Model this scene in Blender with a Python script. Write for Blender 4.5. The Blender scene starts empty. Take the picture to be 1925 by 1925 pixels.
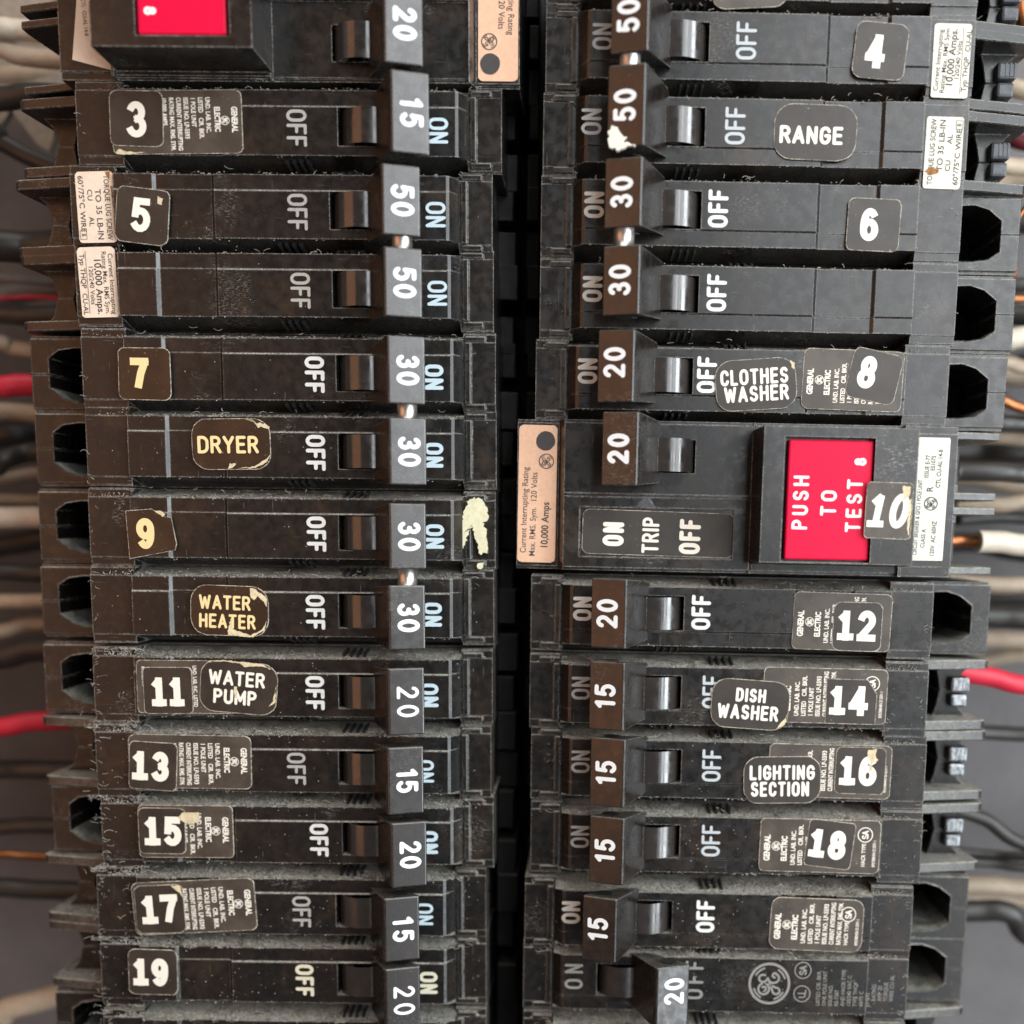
import bpy, bmesh, math, random
from mathutils import Vector, Matrix
from mathutils.geometry import tessellate_polygon
R = math.radians
rnd = random.Random(7)
scene = bpy.context.scene
col = scene.collection
scene.unit_settings.scale_length = 0.01          # one unit is one centimetre

# ------------------------------------------------------------------ camera
# Panel space: x right, y up, z out of the wall.  MW turns it into the world (wall stands upright, z up).
MW = Matrix.Rotation(R(90), 4, 'X')
FPX, PPX, PPY = 2160.0, 1105.0, 1276.0           # focal length and principal point, in pixels of the 1925 px photograph
TH, RO, DIST = R(7.8), R(1.84), 18.5
_r0, _u0 = Vector((1, 0, 0)), Vector((0, math.cos(TH), -math.sin(TH)))
LOOK = Vector((0, -math.sin(TH), -math.cos(TH)))
RV = _r0 * math.cos(RO) + _u0 * math.sin(RO)
UV = -_r0 * math.sin(RO) + _u0 * math.cos(RO)
CAM = Vector((0, 0, DIST))


def P(px, py, z=0.0):
    """panel-space point at depth z that the photograph shows at pixel (px, py)"""
    d = LOOK + RV * ((px - PPX) / FPX) + UV * ((PPY - py) / FPX)
    return CAM + d * ((z - DIST) / d.z)


cd = bpy.data.cameras.new('camera')
cam = bpy.data.objects.new('camera', cd)
col.objects.link(cam)
cm = Matrix.Identity(4)
for i in range(3):
    cm[i][0], cm[i][1], cm[i][2], cm[i][3] = RV[i], UV[i], -LOOK[i], CAM[i]
cam.matrix_world = MW @ cm
cd.sensor_width = 36.0
cd.lens = FPX / 1925 * 36.0
cd.shift_x = (962.5 - PPX) / 1925
cd.shift_y = (PPY - 962.5) / 1925
cd.clip_start, cd.clip_end = 0.5, 500
cd.dof.use_dof = True
cd.dof.focus_distance = 18.2
cd.dof.aperture_fstop = 0.085
scene.camera = cam

# ------------------------------------------------------------------ world and lamps
w = bpy.data.worlds.new('World')
scene.world = w
w.use_nodes = True
w.node_tree.nodes['Background'].inputs[0].default_value = (0.50, 0.47, 0.45, 1)
w.node_tree.nodes['Background'].inputs[1].default_value = 0.22


def area(name, deg_x, deg_y, dist, sx, sy, rad, color):
    """soft lamp seen from the panel at deg_x to the right and deg_y up of straight out; rad is its radiance"""
    ld = bpy.data.lights.new(name, 'AREA')
    ld.shape = 'RECTANGLE'
    ld.size, ld.size_y = sx, sy
    ld.energy = math.pi * sx * sy * rad
    ld.color = color
    o = bpy.data.objects.new(name, ld)
    col.objects.link(o)
    d = Vector((math.sin(R(deg_x)) * math.cos(R(deg_y)), math.sin(R(deg_y)), math.cos(R(deg_x)) * math.cos(R(deg_y))))
    ax = Vector((0, 1, 0)).cross(d).normalized()
    ay = d.cross(ax)
    rot = Matrix((ax, ay, d)).transposed().to_4x4()
    o.matrix_world = MW @ Matrix.Translation(d * dist) @ rot
    return o


area('low_fill_lamp', 25, -19, 52, 9, 30, 1.7, (0.93, 0.97, 1.0))  # added fill from the lower right that brightens the lower toggles
area('low_side_fill', 41, -19, 52, 10, 30, 7.5, (0.90, 0.96, 1.0))  # added low fill that puts highlights on the lower drums
for dx, wd, rad in ((14, 8.5, 5.0), (28, 10.5, 7.4), (43, 9.5, 5.0)):        # cool light from the right, cut into added strips so drums show streaks
    area('cool_strip_lamp', dx, 22, 48, wd, 42, rad, (0.93, 0.97, 1.0))
area('warm_bounce_lamp', -47, 6, 80, 64, 80, 1.2, (1.0, 0.42, 0.18))  # unseen lamp standing in for warm light off a dim brown wall
area('side_strip_lamp', 59, 4, 70, 19, 70, 14.0, (0.90, 0.96, 1.0))  # added strip that draws bright lines on drums and toggle edges
area('top_lamp', 8, 66, 80, 80, 40, 3.2, (1.0, 0.95, 0.88))

vs = scene.view_settings
vs.view_transform = 'Standard'
vs.look = 'None'
vs.exposure = -0.02
vs.gamma = 1.0
vs.use_curve_mapping = False
scene.cycles.max_bounces = 5

# ------------------------------------------------------------------ materials
class NT:
    def __init__(s, name):
        s.m = bpy.data.materials.new(name)
        s.m.use_nodes = True
        s.t = s.m.node_tree
        s.b = s.t.nodes['Principled BSDF']
        g = s.t.nodes.new('ShaderNodeNewGeometry')
        s.pos, s.nor = g.outputs['Position'], g.outputs['Normal']

    def n(s, typ, **kw):
        n = s.t.nodes.new(typ)
        for k, v in kw.items():
            if k.startswith('i_'):
                n.inputs[k[2:].replace('_', ' ')].default_value = v
            else:
                setattr(n, k, v)
        return n

    def link(s, a, b):
        s.t.links.new(a, b)

    def noise(s, scale, detail=3, rough=0.55, stretch=None, rot=None, off=0.0):
        n = s.n('ShaderNodeTexNoise')
        n.inputs['Scale'].default_value = scale
        n.inputs['Detail'].default_value = detail
        n.inputs['Roughness'].default_value = rough
        mp = s.n('ShaderNodeMapping')
        mp.inputs['Location'].default_value = (off, off * 2, off * 3)
        if stretch:
            mp.inputs['Scale'].default_value = stretch
        if rot:
            mp.inputs['Rotation'].default_value = rot
        s.link(s.pos, mp.inputs['Vector'])
        s.link(mp.outputs[0], n.inputs['Vector'])
        return n.outputs['Fac']

    def ramp(s, val, lo, hi, a=0.0, b=1.0):
        n = s.n('ShaderNodeMapRange')
        n.interpolation_type = 'SMOOTHSTEP'
        for k, v in zip(('From Min', 'From Max', 'To Min', 'To Max'), (lo, hi, a, b)):
            n.inputs[k].default_value = v
        s.link(val, n.inputs['Value'])
        return n.outputs['Result']

    def math(s, op, a, b=None):
        n = s.n('ShaderNodeMath', operation=op)
        for k, v in ((0, a), (1, b)):
            if v is None:
                continue
            if isinstance(v, (int, float)):
                n.inputs[k].default_value = v
            else:
                s.link(v, n.inputs[k])
        return n.outputs[0]

    def mix(s, fac, a, b):
        n = s.n('ShaderNodeMix', data_type='RGBA')
        for k, v in ((0, fac), (6, a), (7, b)):
            if isinstance(v, (int, float)):
                n.inputs[k].default_value = v
            elif isinstance(v, tuple):
                n.inputs[k].default_value = v + (1,)
            else:
                s.link(v, n.inputs[k])
        return n.outputs[2]

    def comp(s, vec, axis):
        n = s.n('ShaderNodeSeparateXYZ')
        s.link(vec, n.inputs[0])
        return n.outputs[axis]

    def bump(s, h, strength, dist=0.02):
        n = s.n('ShaderNodeBump')
        n.inputs['Strength'].default_value = strength
        n.inputs['Distance'].default_value = dist
        s.link(h, n.inputs['Height'])
        s.link(n.outputs[0], s.b.inputs['Normal'])

    def set(s, color=None, rough=None, metal=None, spec=None):
        for k, v in (('Base Color', color), ('Roughness', rough), ('Metallic', metal), ('Specular IOR Level', spec)):
            if v is None:
                continue
            if isinstance(v, tuple):
                s.b.inputs[k].default_value = v + (1,)
            elif isinstance(v, (int, float)):
                s.b.inputs[k].default_value = v
            else:
                s.link(v, s.b.inputs[k])
        return s.m


def plastic(name, c1, c2, rough, dust=1.0, wear=1.0, spec=0.5):
    t = NT(name)
    base = t.mix(t.ramp(t.noise(1.1, 3), 0.35, 0.7), c1, c2)
    base = t.mix(t.math('MULTIPLY', t.ramp(t.noise(9, 4, 0.7), 0.45, 0.8), 0.10 * dust), base, (0.085, 0.078, 0.07))   # faint film of dust
    # dust settled on upward faces and in the gaps between the cases
    up = t.ramp(t.comp(t.nor, 2), 0.20, 0.80)
    dep = t.comp(t.pos, 1)
    gap = t.math('MULTIPLY', t.ramp(dep, 0.38, 0.54), t.ramp(dep, 0.95, 0.70))
    low = t.ramp(t.comp(t.pos, 2), 4.0, -3.0, 0.05, 1.0)
    gap = t.math('MULTIPLY', t.math('MULTIPLY', gap, low), 0.30)
    d = t.math('MAXIMUM', t.math('MULTIPLY', up, 1.0), gap)
    d = t.math('MULTIPLY', d, t.ramp(t.noise(5, 5, 0.7, off=3), 0.28, 0.58, 0.35, 1.0))
    d = t.math('MULTIPLY', d, t.ramp(t.noise(34, 4, 0.9), 0.40, 0.58, 0.10, 1.25))
    d = t.math('MULTIPLY', d, dust)
    base = t.mix(d, base, (0.36, 0.355, 0.31))
    # specks and hair scratches
    sp = t.ramp(t.noise(42, 2, 0.6, off=8), 0.76, 0.82)
    sp = t.math('MULTIPLY', sp, t.ramp(t.noise(1.7, 2, off=5), 0.40, 0.66))
    s1 = t.ramp(t.noise(9, 1, stretch=(0.25, 4, 9), rot=(0, R(28), 0)), 0.74, 0.80)
    s2 = t.ramp(t.noise(8, 1, stretch=(7, 4, 0.3), rot=(0, R(14), 0), off=4), 0.75, 0.81)
    sp = t.math('MAXIMUM', sp, t.math('MULTIPLY', t.math('MAXIMUM', s1, s2), 0.45))
    base = t.mix(t.math('MULTIPLY', sp, 0.55 * wear), base, (0.36, 0.34, 0.31))
    sc = t.math('MULTIPLY', t.ramp(t.noise(0.75, 3, 0.6, off=12), 0.57, 0.68), t.ramp(t.noise(26, 3, 0.8, stretch=(0.6, 1, 2.2), rot=(0, R(35), 0), off=2), 0.52, 0.66))
    base = t.mix(t.math('MULTIPLY', sc, 0.55 * wear), base, (0.30, 0.285, 0.26))
    gr = t.math('MULTIPLY', t.ramp(t.noise(1.3, 4, 0.7, off=17), 0.52, 0.70), 0.6 * dust)
    base = t.mix(gr, base, (0.030, 0.019, 0.012))
    # rubbed, powdery edges
    bv = t.n('ShaderNodeBevel', samples=5)
    bv.inputs['Radius'].default_value = 0.034
    dp = t.n('ShaderNodeVectorMath', operation='DOT_PRODUCT')
    t.link(bv.outputs[0], dp.inputs[0])
    t.link(t.nor, dp.inputs[1])
    e = t.ramp(dp.outputs['Value'], 0.99, 0.90)
    e = t.math('MULTIPLY', e, t.ramp(t.noise(3.2, 4, 0.7, off=2), 0.30, 0.60, 0.25, 1.0))
    e = t.math('MULTIPLY', e, t.ramp(t.noise(30, 4, 0.8, off=6), 0.40, 0.60, 0.08, 1.0))
    base = t.mix(t.math('MULTIPLY', e, 0.8 * wear), base, (0.40, 0.385, 0.35))
    mat = t.math('MAXIMUM', t.math('MULTIPLY', d, 1.0), t.math('MULTIPLY', e, 0.6))
    rg = t.math('ADD', t.ramp(t.noise(6, 3, off=9), 0.3, 0.7, rough - 0.05, rough + 0.10), t.math('MULTIPLY', mat, 0.4))
    hh = t.math('ADD', t.noise(55, 3), t.math('MULTIPLY', t.noise(5, 2), 1.5))
    t.bump(hh, 0.10 if rough > 0.3 else 0.03, 0.01)
    return t.set(base, rg, 0.0, spec)


def flat(name, c, rough=0.6, metal=0.0, var=0.25, vs_=8, bump=0.0, spec=0.5):
    t = NT(name)
    dark = tuple(v * (1 - var) for v in c)
    f = t.math('MULTIPLY', t.math('ADD', t.noise(vs_, 4, 0.65), t.noise(vs_ * 6, 3, 0.6, off=4)), 0.5)
    base = t.mix(t.ramp(f, 0.38, 0.62), dark, c)
    if bump:
        t.bump(t.noise(60, 3), bump, 0.01)
    return t.set(base, rough, metal, spec)


def printed(name, c, under, lo=0.24, hi=0.36):
    """ink with small chips in it"""
    t = NT(name)
    f = t.math('MULTIPLY', t.noise(22, 4, 0.75, off=7), t.ramp(t.noise(1.6, 2, off=3), 0.3, 0.6, 0.80, 1.35))
    m = t.ramp(f, lo, hi)
    return t.set(t.mix(m, under, c), 0.5)


M = {}
M['case'] = plastic('black_phenolic', (0.0055, 0.0055, 0.0055), (0.0105, 0.0078, 0.0062), 0.27, spec=0.58)
M['toggle'] = plastic('toggle_black', (0.009, 0.007, 0.006), (0.014, 0.010, 0.008), 0.24, dust=0.25, wear=0.55, spec=0.80)
M['rocker'] = plastic('rocker_black', (0.022, 0.019, 0.018), (0.030, 0.025, 0.022), 0.17, dust=0.15, wear=0.25, spec=1.0)
M['hole'] = flat('dark_hole', (0.006, 0.006, 0.006), 0.8)
M['flag'] = flat('flag_white', (0.46, 0.45, 0.43), 0.6, var=0.35, vs_=5)
M['ink'] = printed('white_ink', (0.62, 0.64, 0.62), (0.05, 0.05, 0.05))
M['inkgrey'] = printed('grey_ink', (0.21, 0.205, 0.19), (0.04, 0.04, 0.04), 0.28, 0.42)
M['rating'] = printed('rating_ink', (0.72, 0.75, 0.76), (0.10, 0.10, 0.10), 0.20, 0.28)
M['cream'] = printed('cream_print', (0.74, 0.70, 0.61), (0.30, 0.27, 0.22), 0.20, 0.30)
M['yellow'] = printed('yellowed_print', (0.72, 0.56, 0.28), (0.25, 0.18, 0.09), 0.20, 0.30)
M['edge'] = flat('sticker_edge', (0.52, 0.47, 0.38), 0.8, var=0.80, vs_=6)
M['torn'] = flat('torn_paper', (0.66, 0.56, 0.36), 0.9, var=0.35, vs_=10)


def film(name, c1, c2, rough=0.42):
    t = NT(name)
    base = t.mix(t.ramp(t.noise(2.2, 3), 0.35, 0.65), c1, c2)
    sp = t.ramp(t.noise(60, 2, 0.7), 0.56, 0.75)
    base = t.mix(t.math('MULTIPLY', sp, 0.45), base, tuple(v * 2.6 for v in c2))
    sc = t.ramp(t.noise(30, 1, off=5), 0.74, 0.80)
    base = t.mix(t.math('MULTIPLY', sc, 0.5), base, (0.4, 0.36, 0.29))
    t.bump(t.noise(80, 2), 0.12, 0.008)
    return t.set(base, rough)


M['film'] = film('sticker_black', (0.021, 0.016, 0.013), (0.032, 0.025, 0.019))
M['filmbrown'] = film('sticker_brown', (0.024, 0.012, 0.006), (0.035, 0.018, 0.009), 0.36)
M['plate'] = film('rating_plate_black', (0.040, 0.032, 0.025), (0.068, 0.055, 0.043))
M['foil'] = flat('warm_lit_foil', (0.78, 0.50, 0.34), 0.42, 0.30, 0.10, 3)  # peach of the warm reflected light is put into the base colour
M['paper'] = flat('cream_paper', (0.64, 0.62, 0.53), 0.65, 0.0, 0.10, 4)
M['pink'] = flat('warm_lit_paper', (0.72, 0.58, 0.46), 0.6, 0.0, 0.10, 3)  # left-hand paper labels, warm light put into their colour
M['blackink'] = flat('black_ink', (0.045, 0.04, 0.04), 0.6)
M['rust'] = flat('rust_stain', (0.34, 0.15, 0.045), 0.9, var=0.5, vs_=12)
M['red'] = flat('red_button', (0.64, 0.002, 0.042), 0.45, 0.0, 0.06, 3, spec=0.2)
M['redink'] = printed('red_button_print', (0.86, 0.80, 0.80), (0.72, 0.2, 0.24), 0.2, 0.28)
M['steel'] = flat('pin_steel', (0.60, 0.58, 0.55), 0.34, 1.0, 0.08, 6)
M['zinc'] = flat('zinc_lug', (0.40, 0.42, 0.44), 0.34, 0.95, 0.80, 9, 0.6)
M['greylug'] = flat('grey_lug', (0.075, 0.08, 0.088), 0.42, 0.3, 0.45, 6)
M['back'] = flat('grey_paint', (0.125, 0.117, 0.118), 0.55, 0.0, 0.18, 1.2, 0.05)
M['bracket'] = flat('galvanised', (0.36, 0.33, 0.28), 0.55, 0.3, 0.35, 5)
M['wblack'] = flat('insulation_black', (0.030, 0.027, 0.024), 0.42, 0.0, 0.3, 3)
M['wtan'] = flat('insulation_tan', (0.42, 0.33, 0.24), 0.5, 0.0, 0.2, 3)
M['wwhite'] = flat('insulation_white', (0.60, 0.53, 0.43), 0.5, 0.0, 0.15, 3)
M['wred'] = flat('insulation_red', (0.62, 0.022, 0.050), 0.42, 0.0, 0.15, 3)
M['wgrey'] = flat('insulation_grey', (0.22, 0.21, 0.20), 0.5, 0.0, 0.2, 3)
M['copper'] = flat('bare_copper', (0.40, 0.155, 0.065), 0.38, 1.0, 0.45, 6)
M['paint'] = flat('cream_paint', (0.66, 0.62, 0.42), 0.7, 0.0, 0.2, 9, 0.2)
M['lint'] = flat('lint_grey', (0.46, 0.44, 0.39), 0.95, 0.0, 0.3, 3)
M['bus'] = plastic('bus_black', (0.004, 0.004, 0.004), (0.007, 0.006, 0.005), 0.5, dust=0.12, wear=0.2, spec=0.28)
M['inkdim'] = printed('faded_ink', (0.33, 0.33, 0.305), (0.03, 0.03, 0.03), 0.26, 0.42)
M['inkcool'] = printed('cool_faded_ink', (0.40, 0.44, 0.46), (0.03, 0.03, 0.03), 0.24, 0.36)
M['inkreflect'] = printed('ink_blue_reflection', (0.48, 0.58, 0.63), (0.03, 0.04, 0.045), 0.22, 0.34)  # bluish reflection put into the ink colour of the left ON lettering
M['inkwarm'] = printed('yellowed_ink', (0.60, 0.57, 0.43), (0.04, 0.04, 0.03), 0.24, 0.40)
M['maroon'] = flat('insulation_maroon', (0.12, 0.012, 0.018), 0.5, 0.0, 0.2, 3)
M['plateblack'] = film('switch_plate_black', (0.020, 0.016, 0.013), (0.030, 0.025, 0.020), 0.5)

# ------------------------------------------------------------------ mesh helpers


def mesh(name, bm, mats, smooth=False):
    me = bpy.data.meshes.new(name)
    bm.normal_update()
    bm.to_mesh(me)
    bm.free()
    for m in mats:
        me.materials.append(M[m])
    if smooth:
        for p in me.polygons:
            p.use_smooth = True
    return me


def thing(name, label, cat, mp, group=None):
    o = bpy.data.objects.new(name, None)
    o.empty_display_size = 0.3
    col.objects.link(o)
    o.matrix_world = MW @ mp
    o['label'], o['category'] = label, cat
    if group:
        o['group'] = group
    o['_m'] = [v for row in mp for v in row]
    return o


def single(name, me, label, cat, mp=None, group=None):
    o = bpy.data.objects.new(name, me)
    col.objects.link(o)
    o.matrix_world = MW @ (mp or Matrix.Identity(4))
    o['label'], o['category'] = label, cat
    if group:
        o['group'] = group
    return o


def pm(o):
    a = list(o['_m'])
    return Matrix([a[0:4], a[4:8], a[8:12], a[12:16]])


def part(name, me, parent, mp, label=None):
    """mesh placed by its panel-space matrix mp, as a child of parent"""
    o = bpy.data.objects.new(name, me)
    col.objects.link(o)
    o.parent = parent
    o.matrix_basis = pm(parent).inverted() @ mp
    o['_m'] = [v for row in mp for v in row]
    if label:
        o['label'] = label
    return o


def bevel(bm, width=0.014, seg=2, ang=28):
    bm.normal_update()
    ed = [e for e in bm.edges if len(e.link_faces) == 2 and e.calc_face_angle(0) > R(ang)]
    if ed:
        bmesh.ops.bevel(bm, geom=ed, offset=width, offset_type='OFFSET', segments=seg, profile=0.5, affect='EDGES', clamp_overlap=True)


def box(bm, x0, x1, y0, y1, z0, z1, mat=0):
    v = [bm.verts.new((x, y, z)) for z in (z0, z1) for y in (y0, y1) for x in (x0, x1)]
    fs = [(0, 2, 3, 1), (4, 5, 7, 6), (0, 1, 5, 4), (2, 6, 7, 3), (0, 4, 6, 2), (1, 3, 7, 5)]
    out = []
    for f in fs:
        fc = bm.faces.new([v[i] for i in f])
        fc.material_index = mat
        out.append(fc)
    return out


def prism(bm, prof, y0, y1, mat=0):
    """profile in x,z extruded along y"""
    a = [bm.verts.new((x, y0, z)) for x, z in prof]
    b = [bm.verts.new((x, y1, z)) for x, z in prof]
    n = len(prof)
    fs = [bm.faces.new(a), bm.faces.new(b[::-1])]
    for i in range(n):
        fs.append(bm.faces.new((a[i], b[i], b[(i + 1) % n], a[(i + 1) % n])))
    for f in fs:
        f.material_index = mat
    bmesh.ops.recalc_face_normals(bm, faces=fs)
    return fs


def slab(bm, pts, z0, z1, mat=0):
    a = [bm.verts.new((x, y, z0)) for x, y in pts]
    b = [bm.verts.new((x, y, z1)) for x, y in pts]
    n = len(pts)
    fs = [bm.faces.new(b)]
    for i in range(n):
        fs.append(bm.faces.new((a[i], a[(i + 1) % n], b[(i + 1) % n], b[i])))
    for f in fs:
        f.material_index = mat


def holed(bm, outer, inner, z1, z0, floor, mat=0, fmat=0):
    pts = [Vector((x, y, 0)) for x, y in outer], [Vector((x, y, 0)) for x, y in inner]
    flatp = [p for l in pts for p in l]
    top = [bm.verts.new((p.x, p.y, z1)) for p in flatp]
    for t in tessellate_polygon(pts):
        try:
            f = bm.faces.new([top[i] for i in t])
            f.normal_update()
            if f.normal.z < 0:
                f.normal_flip()
            f.material_index = mat
        except ValueError:
            pass
    no, ni = len(outer), len(inner)
    bo = [bm.verts.new((x, y, z0)) for x, y in outer]
    bi = [bm.verts.new((x, y, floor)) for x, y in inner]
    for i in range(no):
        j = (i + 1) % no
        bm.faces.new((bo[i], bo[j], top[j], top[i])).material_index = mat
    for i in range(ni):
        j = (i + 1) % ni
        bm.faces.new((top[no + i], top[no + j], bi[j], bi[i])).material_index = mat
    bm.faces.new(bi).material_index = fmat


def terrain(bm, xs, ys, H, z0):
    """stepped relief: cell (i, j) has heights H(i, j) -> one number or (left, right) or ('y', bottom, top)"""
    cache = {}

    def vert(x, y, z):
        k = (round(x, 4), round(y, 4), round(z, 4))
        if k not in cache:
            cache[k] = bm.verts.new(k)
        return cache[k]

    nx, ny = len(xs) - 1, len(ys) - 1
    hs = {}
    for i in range(nx):
        for j in range(ny):
            h = H(i, j)
            if isinstance(h, (int, float)):
                h = (h, h, h, h)
            elif h[0] == 'y':
                h = (h[1], h[1], h[2], h[2])
            else:
                h = (h[0], h[1], h[0], h[1])
            hs[i, j] = h                         # 00, 10, 01, 11
    def face(vs):
        u = []
        for v in vs:
            if v not in u:
                u.append(v)
        if len(u) > 2:
            try:
                bm.faces.new(u)
            except ValueError:
                pass
    for (i, j), h in hs.items():
        x0, x1, y0, y1 = xs[i], xs[i + 1], ys[j], ys[j + 1]
        face([vert(x0, y0, h[0]), vert(x1, y0, h[1]), vert(x1, y1, h[3]), vert(x0, y1, h[2])])
    for i in range(nx + 1):
        for j in range(ny):
            a, b = hs.get((i - 1, j)), hs.get((i, j))
            a0, a1 = (a[1], a[3]) if a else (z0, z0)
            b0, b1 = (b[0], b[2]) if b else (z0, z0)
            if abs(a0 - b0) + abs(a1 - b1) > 1e-6:
                x = xs[i]
                face([vert(x, ys[j], a0), vert(x, ys[j], b0), vert(x, ys[j + 1], b1), vert(x, ys[j + 1], a1)])
    for i in range(nx):
        for j in range(ny + 1):
            a, b = hs.get((i, j - 1)), hs.get((i, j))
            a0, a1 = (a[2], a[3]) if a else (z0, z0)
            b0, b1 = (b[0], b[1]) if b else (z0, z0)
            if abs(a0 - b0) + abs(a1 - b1) > 1e-6:
                y = ys[j]
                face([vert(xs[i], y, a0), vert(xs[i + 1], y, a1), vert(xs[i + 1], y, b1), vert(xs[i], y, b0)])
    bmesh.ops.recalc_face_normals(bm, faces=bm.faces[:])


def tube(bm, pts, r, seg=12, mat=0, cap=True):
    rings = []
    n = len(pts)
    for i, p in enumerate(pts):
        d = (pts[min(i + 1, n - 1)] - pts[max(i - 1, 0)]).normalized()
        u = d.cross(Vector((0, 0, 1)))
        if u.length < 0.01:
            u = d.cross(Vector((0, 1, 0)))
        u.normalize()
        v = u.cross(d)
        rings.append([bm.verts.new(p + (u * math.cos(a) + v * math.sin(a)) * r) for a in [2 * math.pi * k / seg for k in range(seg)]])
    for a, b in zip(rings, rings[1:]):
        for k in range(seg):
            f = bm.faces.new((a[k], a[(k + 1) % seg], b[(k + 1) % seg], b[k]))
            f.material_index = mat
            f.smooth = True
    if cap:
        bm.faces.new(rings[0]).material_index = mat
        bm.faces.new(rings[-1][::-1]).material_index = mat


def smooth_path(pts, n=8):
    out = []
    for i in range(len(pts) - 1):
        p0, p1, p2, p3 = pts[max(i - 1, 0)], pts[i], pts[i + 1], pts[min(i + 2, len(pts) - 1)]
        for k in range(n):
            t = k / n
            out.append(0.5 * ((2 * p1) + (p2 - p0) * t + (2 * p0 - 5 * p1 + 4 * p2 - p3) * t * t + (3 * p1 - p0 - 3 * p2 + p3) * t ** 3))
    out.append(pts[-1])
    return out


# ------------------------------------------------------------------ lettering


def arc(cx, cy, rx, ry, a0, a1, n=12):
    return [(cx + rx * math.cos(R(a0 + (a1 - a0) * k / n)), cy + ry * math.sin(R(a0 + (a1 - a0) * k / n))) for k in range(n + 1)]


def ring(cx, cy, rx, ry, n=24):
    return arc(cx, cy, rx, ry, 90, 450, n)[:-1] + ['closed']


def stadium(w, n=8):
    r = w / 2
    return arc(r, 1 - r, r, r, 180, 0, n) + arc(r, r, r, r, 0, -180, n) + ['closed']


G = {
    'O': (.62, [stadium(.62)]), '0': (.56, [ring(.28, .5, .28, .5)]),
    '1': (.30, [[(.02, .80), (.24, .98), (.24, 0)]]),
    'i': (.46, [[(.02, .78), (.24, .97), (.24, 0)], [(.0, .02), (.46, .02)]]),      # figure one with a foot
    '2': (.56, [arc(.28, .72, .26, .28, 165, -38) + [(.0, .0), (.57, .0)]]),
    '3': (.56, [arc(.27, .75, .23, .25, 155, -90), arc(.27, .265, .27, .265, 88, -158)]),
    '4': (.60, [[(.44, 0), (.44, 1), (.0, .27), (.62, .27)]]),
    '5': (.58, [[(.52, 1), (.10, 1), (.06, .52)], arc(.28, .325, .29, .325, 140, -148)]),
    '6': (.56, [arc(.29, .5, .28, .5, 48, 180), ring(.28, .30, .27, .30)]),
    '7': (.54, [[(0, 1), (.54, 1), (.33, .52), (.20, 0)]]),
    '8': (.56, [ring(.28, .75, .22, .25), ring(.28, .265, .27, .265)]),
    '9': (.56, [arc(.27, .5, .28, .5, 228, 360), ring(.28, .70, .27, .30)]),
    'A': (.66, [[(0, 0), (.33, 1), (.66, 0)], [(.12, .30), (.54, .30)]]),
    'C': (.58, [arc(.31, .68, .29, .32, 15, 180, 8) + arc(.31, .32, .29, .32, 180, 345, 8)]),
    'D': (.60, [[(0, 0), (0, 1), (.28, 1)] + arc(.26, .66, .34, .34, 88, 0, 6) + arc(.26, .34, .34, .34, 0, -88, 6) + [(.28, 0), (0, 0)]]),
    'E': (.50, [[(.50, 1), (0, 1), (0, 0), (.50, 0)], [(0, .52), (.44, .52)]]),
    'F': (.48, [[(.50, 1), (0, 1), (0, 0)], [(0, .50), (.42, .50)]]),
    'G': (.60, [arc(.31, .68, .29, .32, 20, 180, 8) + arc(.31, .32, .29, .32, 180, 360, 8) + [(.60, .48), (.36, .48)]]),
    'H': (.58, [[(0, 0), (0, 1)], [(.58, 0), (.58, 1)], [(0, .52), (.58, .52)]]),
    'I': (.02, [[(.01, 0), (.01, 1)]]),
    'L': (.46, [[(0, 1), (0, 0), (.46, 0)]]),
    'M': (.74, [[(0, 0), (0, 1), (.37, .25), (.74, 1), (.74, 0)]]),
    'N': (.56, [[(0, 0), (0, 1), (.56, 0), (.56, 1)]]),
    'P': (.54, [[(0, 0), (0, 1), (.28, 1)] + arc(.28, .74, .26, .26, 88, -88, 8) + [(.28, .48), (0, .48)]]),
    'R': (.56, [[(0, 0), (0, 1), (.28, 1)] + arc(.28, .75, .26, .25, 88, -88, 8) + [(.28, .50), (0, .50)], [(.30, .50), (.58, 0)]]),
    'S': (.56, [arc(.28, .745, .25, .255, 22, 270, 12) + arc(.28, .245, .27, .245, 88, -160, 12)]),
    'T': (.56, [[(0, 1), (.56, 1)], [(.28, 1), (.28, 0)]]),
    'U': (.56, [[(0, 1), (0, .28)] + arc(.28, .28, .28, .28, 180, 360, 10) + [(.56, 1)]]),
    'W': (.90, [[(0, 1), (.22, 0), (.45, .85), (.68, 0), (.90, 1)]]),
    'Y': (.62, [[(0, 1), (.31, .48), (.62, 1)], [(.31, .48), (.31, 0)]]),
    ' ': (.25, []), '=': (.4, [[(0, .35), (.4, .35)], [(0, .65), (.4, .65)]]),
}


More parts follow.
